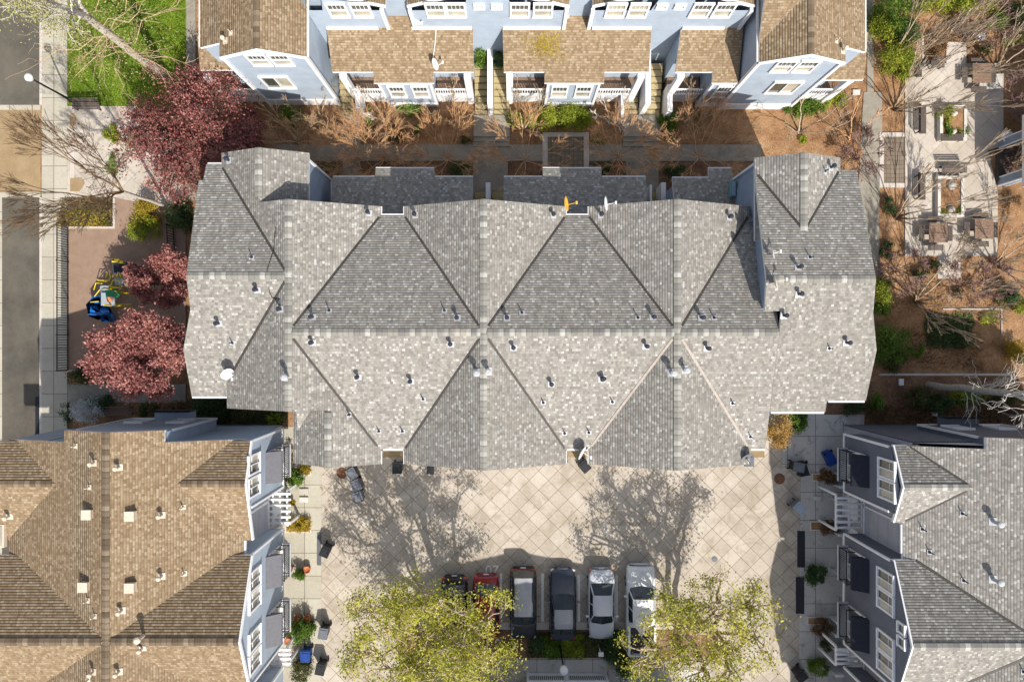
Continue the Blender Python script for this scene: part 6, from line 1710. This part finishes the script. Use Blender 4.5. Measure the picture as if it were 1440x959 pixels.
# white garden stub walls on the right walk
def stub(lab, x0, y0, x1, y1, h=1.1):
    a, b = Vector((*W(x0, y0), 0)), Vector((*W(x1, y1), 0)); d = b - a; an = math.atan2(d.y, d.x); tt = thing('garden_wall', lab, 'wall', (*((a + b) / 2).xy, .04), an); MB().box((0, 0, h / 2), (d.length, .1, h)).build('panel', 'dull_trim', tt, off=Z0); MB().box((0, 0, h + .04), (d.length + .06, .16, .08)).build('coping', 'white_trim', tt, off=Z0)
for i, (x0, y0, x1, y1, w) in enumerate(((1170, 663, 1196, 663, 'above the first mulch box'), (1169, 680, 1196, 680, 'below the first mulch box'), (1168, 700, 1196, 700, 'beside the meter lid'), (1168, 728, 1192, 728, 'above the second mulch box'), (1168, 746, 1192, 746, 'below the second mulch box'), (1167, 800, 1190, 800, 'right of the clipped dark bush'), (1165, 866, 1190, 866, 'beside the third mulch box'), (1164, 884, 1190, 884, 'right of the brown dry bush'), (1164, 905, 1190, 905, 'above the lower right pergola'), (1164, 938, 1190, 938, 'beside the bottom green bush'))):
    stub('short white garden wall ' + w, x0, y0, x1, y1)
# picket fence and porch at the bottom edge
fy = W(0, 946)[1]; fx0, fx1 = W(742, 946)[0], W(851, 946)[0]
t = thing('picket_fence', 'white picket fence with flat caps along the bottom edge walk', 'fence', ((fx0 + fx1) / 2, fy, .05)); hw = (fx1 - fx0) / 2
for xx in (-hw, -hw * .02, hw): MB().box((xx, 0, .6), (.3 if xx == -hw * .02 else .16, .2, 1.2)).build('post', 'white_trim', t, off=Z0)
for s0, s1 in ((-hw + .08, -hw * .02 - .16), (-hw * .02 + .16, hw - .09)):
    m = MB()
    for zz, hh in ((.12, .2), (1.05, .16)): m.box(((s0 + s1) / 2, 0, zz), (s1 - s0, .1, hh))
    n = int((s1 - s0) / .13)
    for k in range(n): m.box((s0 + (k + .5) * (s1 - s0) / n, 0, .6), (.05, .04, .85))
    m.build('picket_panel', 'white_trim', t, off=Z0)
m = MB(); m.box((hw, -1.5, .6), (.12, 2.8, 1.1)); m.build('side_panel', 'white_trim', t, off=Z0)
# the house of that porch: it stands just outside the frame and shades the parked cars
SB = Bld('townhouse', 'house at the bottom edge showing only its red brown porch behind the picket fence', ((fx0 + fx1) / 2, fy - 2)); SB.style = 'brown'; S1 = SB.root
MB().box((0, .2, .3), (5.4, 3.2, .6)).build('porch_deck', 'wood', S1, off=Z0)
SB.plane([(4.4, -23.7), (11.8, -23.7), (11.8, -36), (4.4, -36)], (4.4, 0), 10.6, (-.235, 0)); SB.plane([(4.4, -23.7), (-3.2, -23.7), (-3.2, -36), (4.4, -36)], (4.4, 0), 10.6, (.235, 0))
SB.roof(['brown_shingle'], 'white_trim'); SB.walls([[(-2.8, -24.3), (11.4, -24.3), (11.4, -35.5), (-2.8, -35.5)]], 'pale_blue_siding')
for x in (-.5, 2.8, 6.2, 9.4): SB.window((x, -24.28, 6.4), PI, 1.0, 1.5)
for lab, dx, dy, in (('left terracotta pot on the bottom porch', .9, 1.45), ('right terracotta pot on the bottom porch', 2.0, 1.45)):
    o = MB().lathe([(.16, 0), (.22, .3), (.24, .32), (.18, .3)], (0, 0, 0), 12).build('plant_pot', 'terracotta', None, True); o.location = (S1.location.x + dx, S1.location.y + dy, .6); tag(o, lab, 'plant pot')
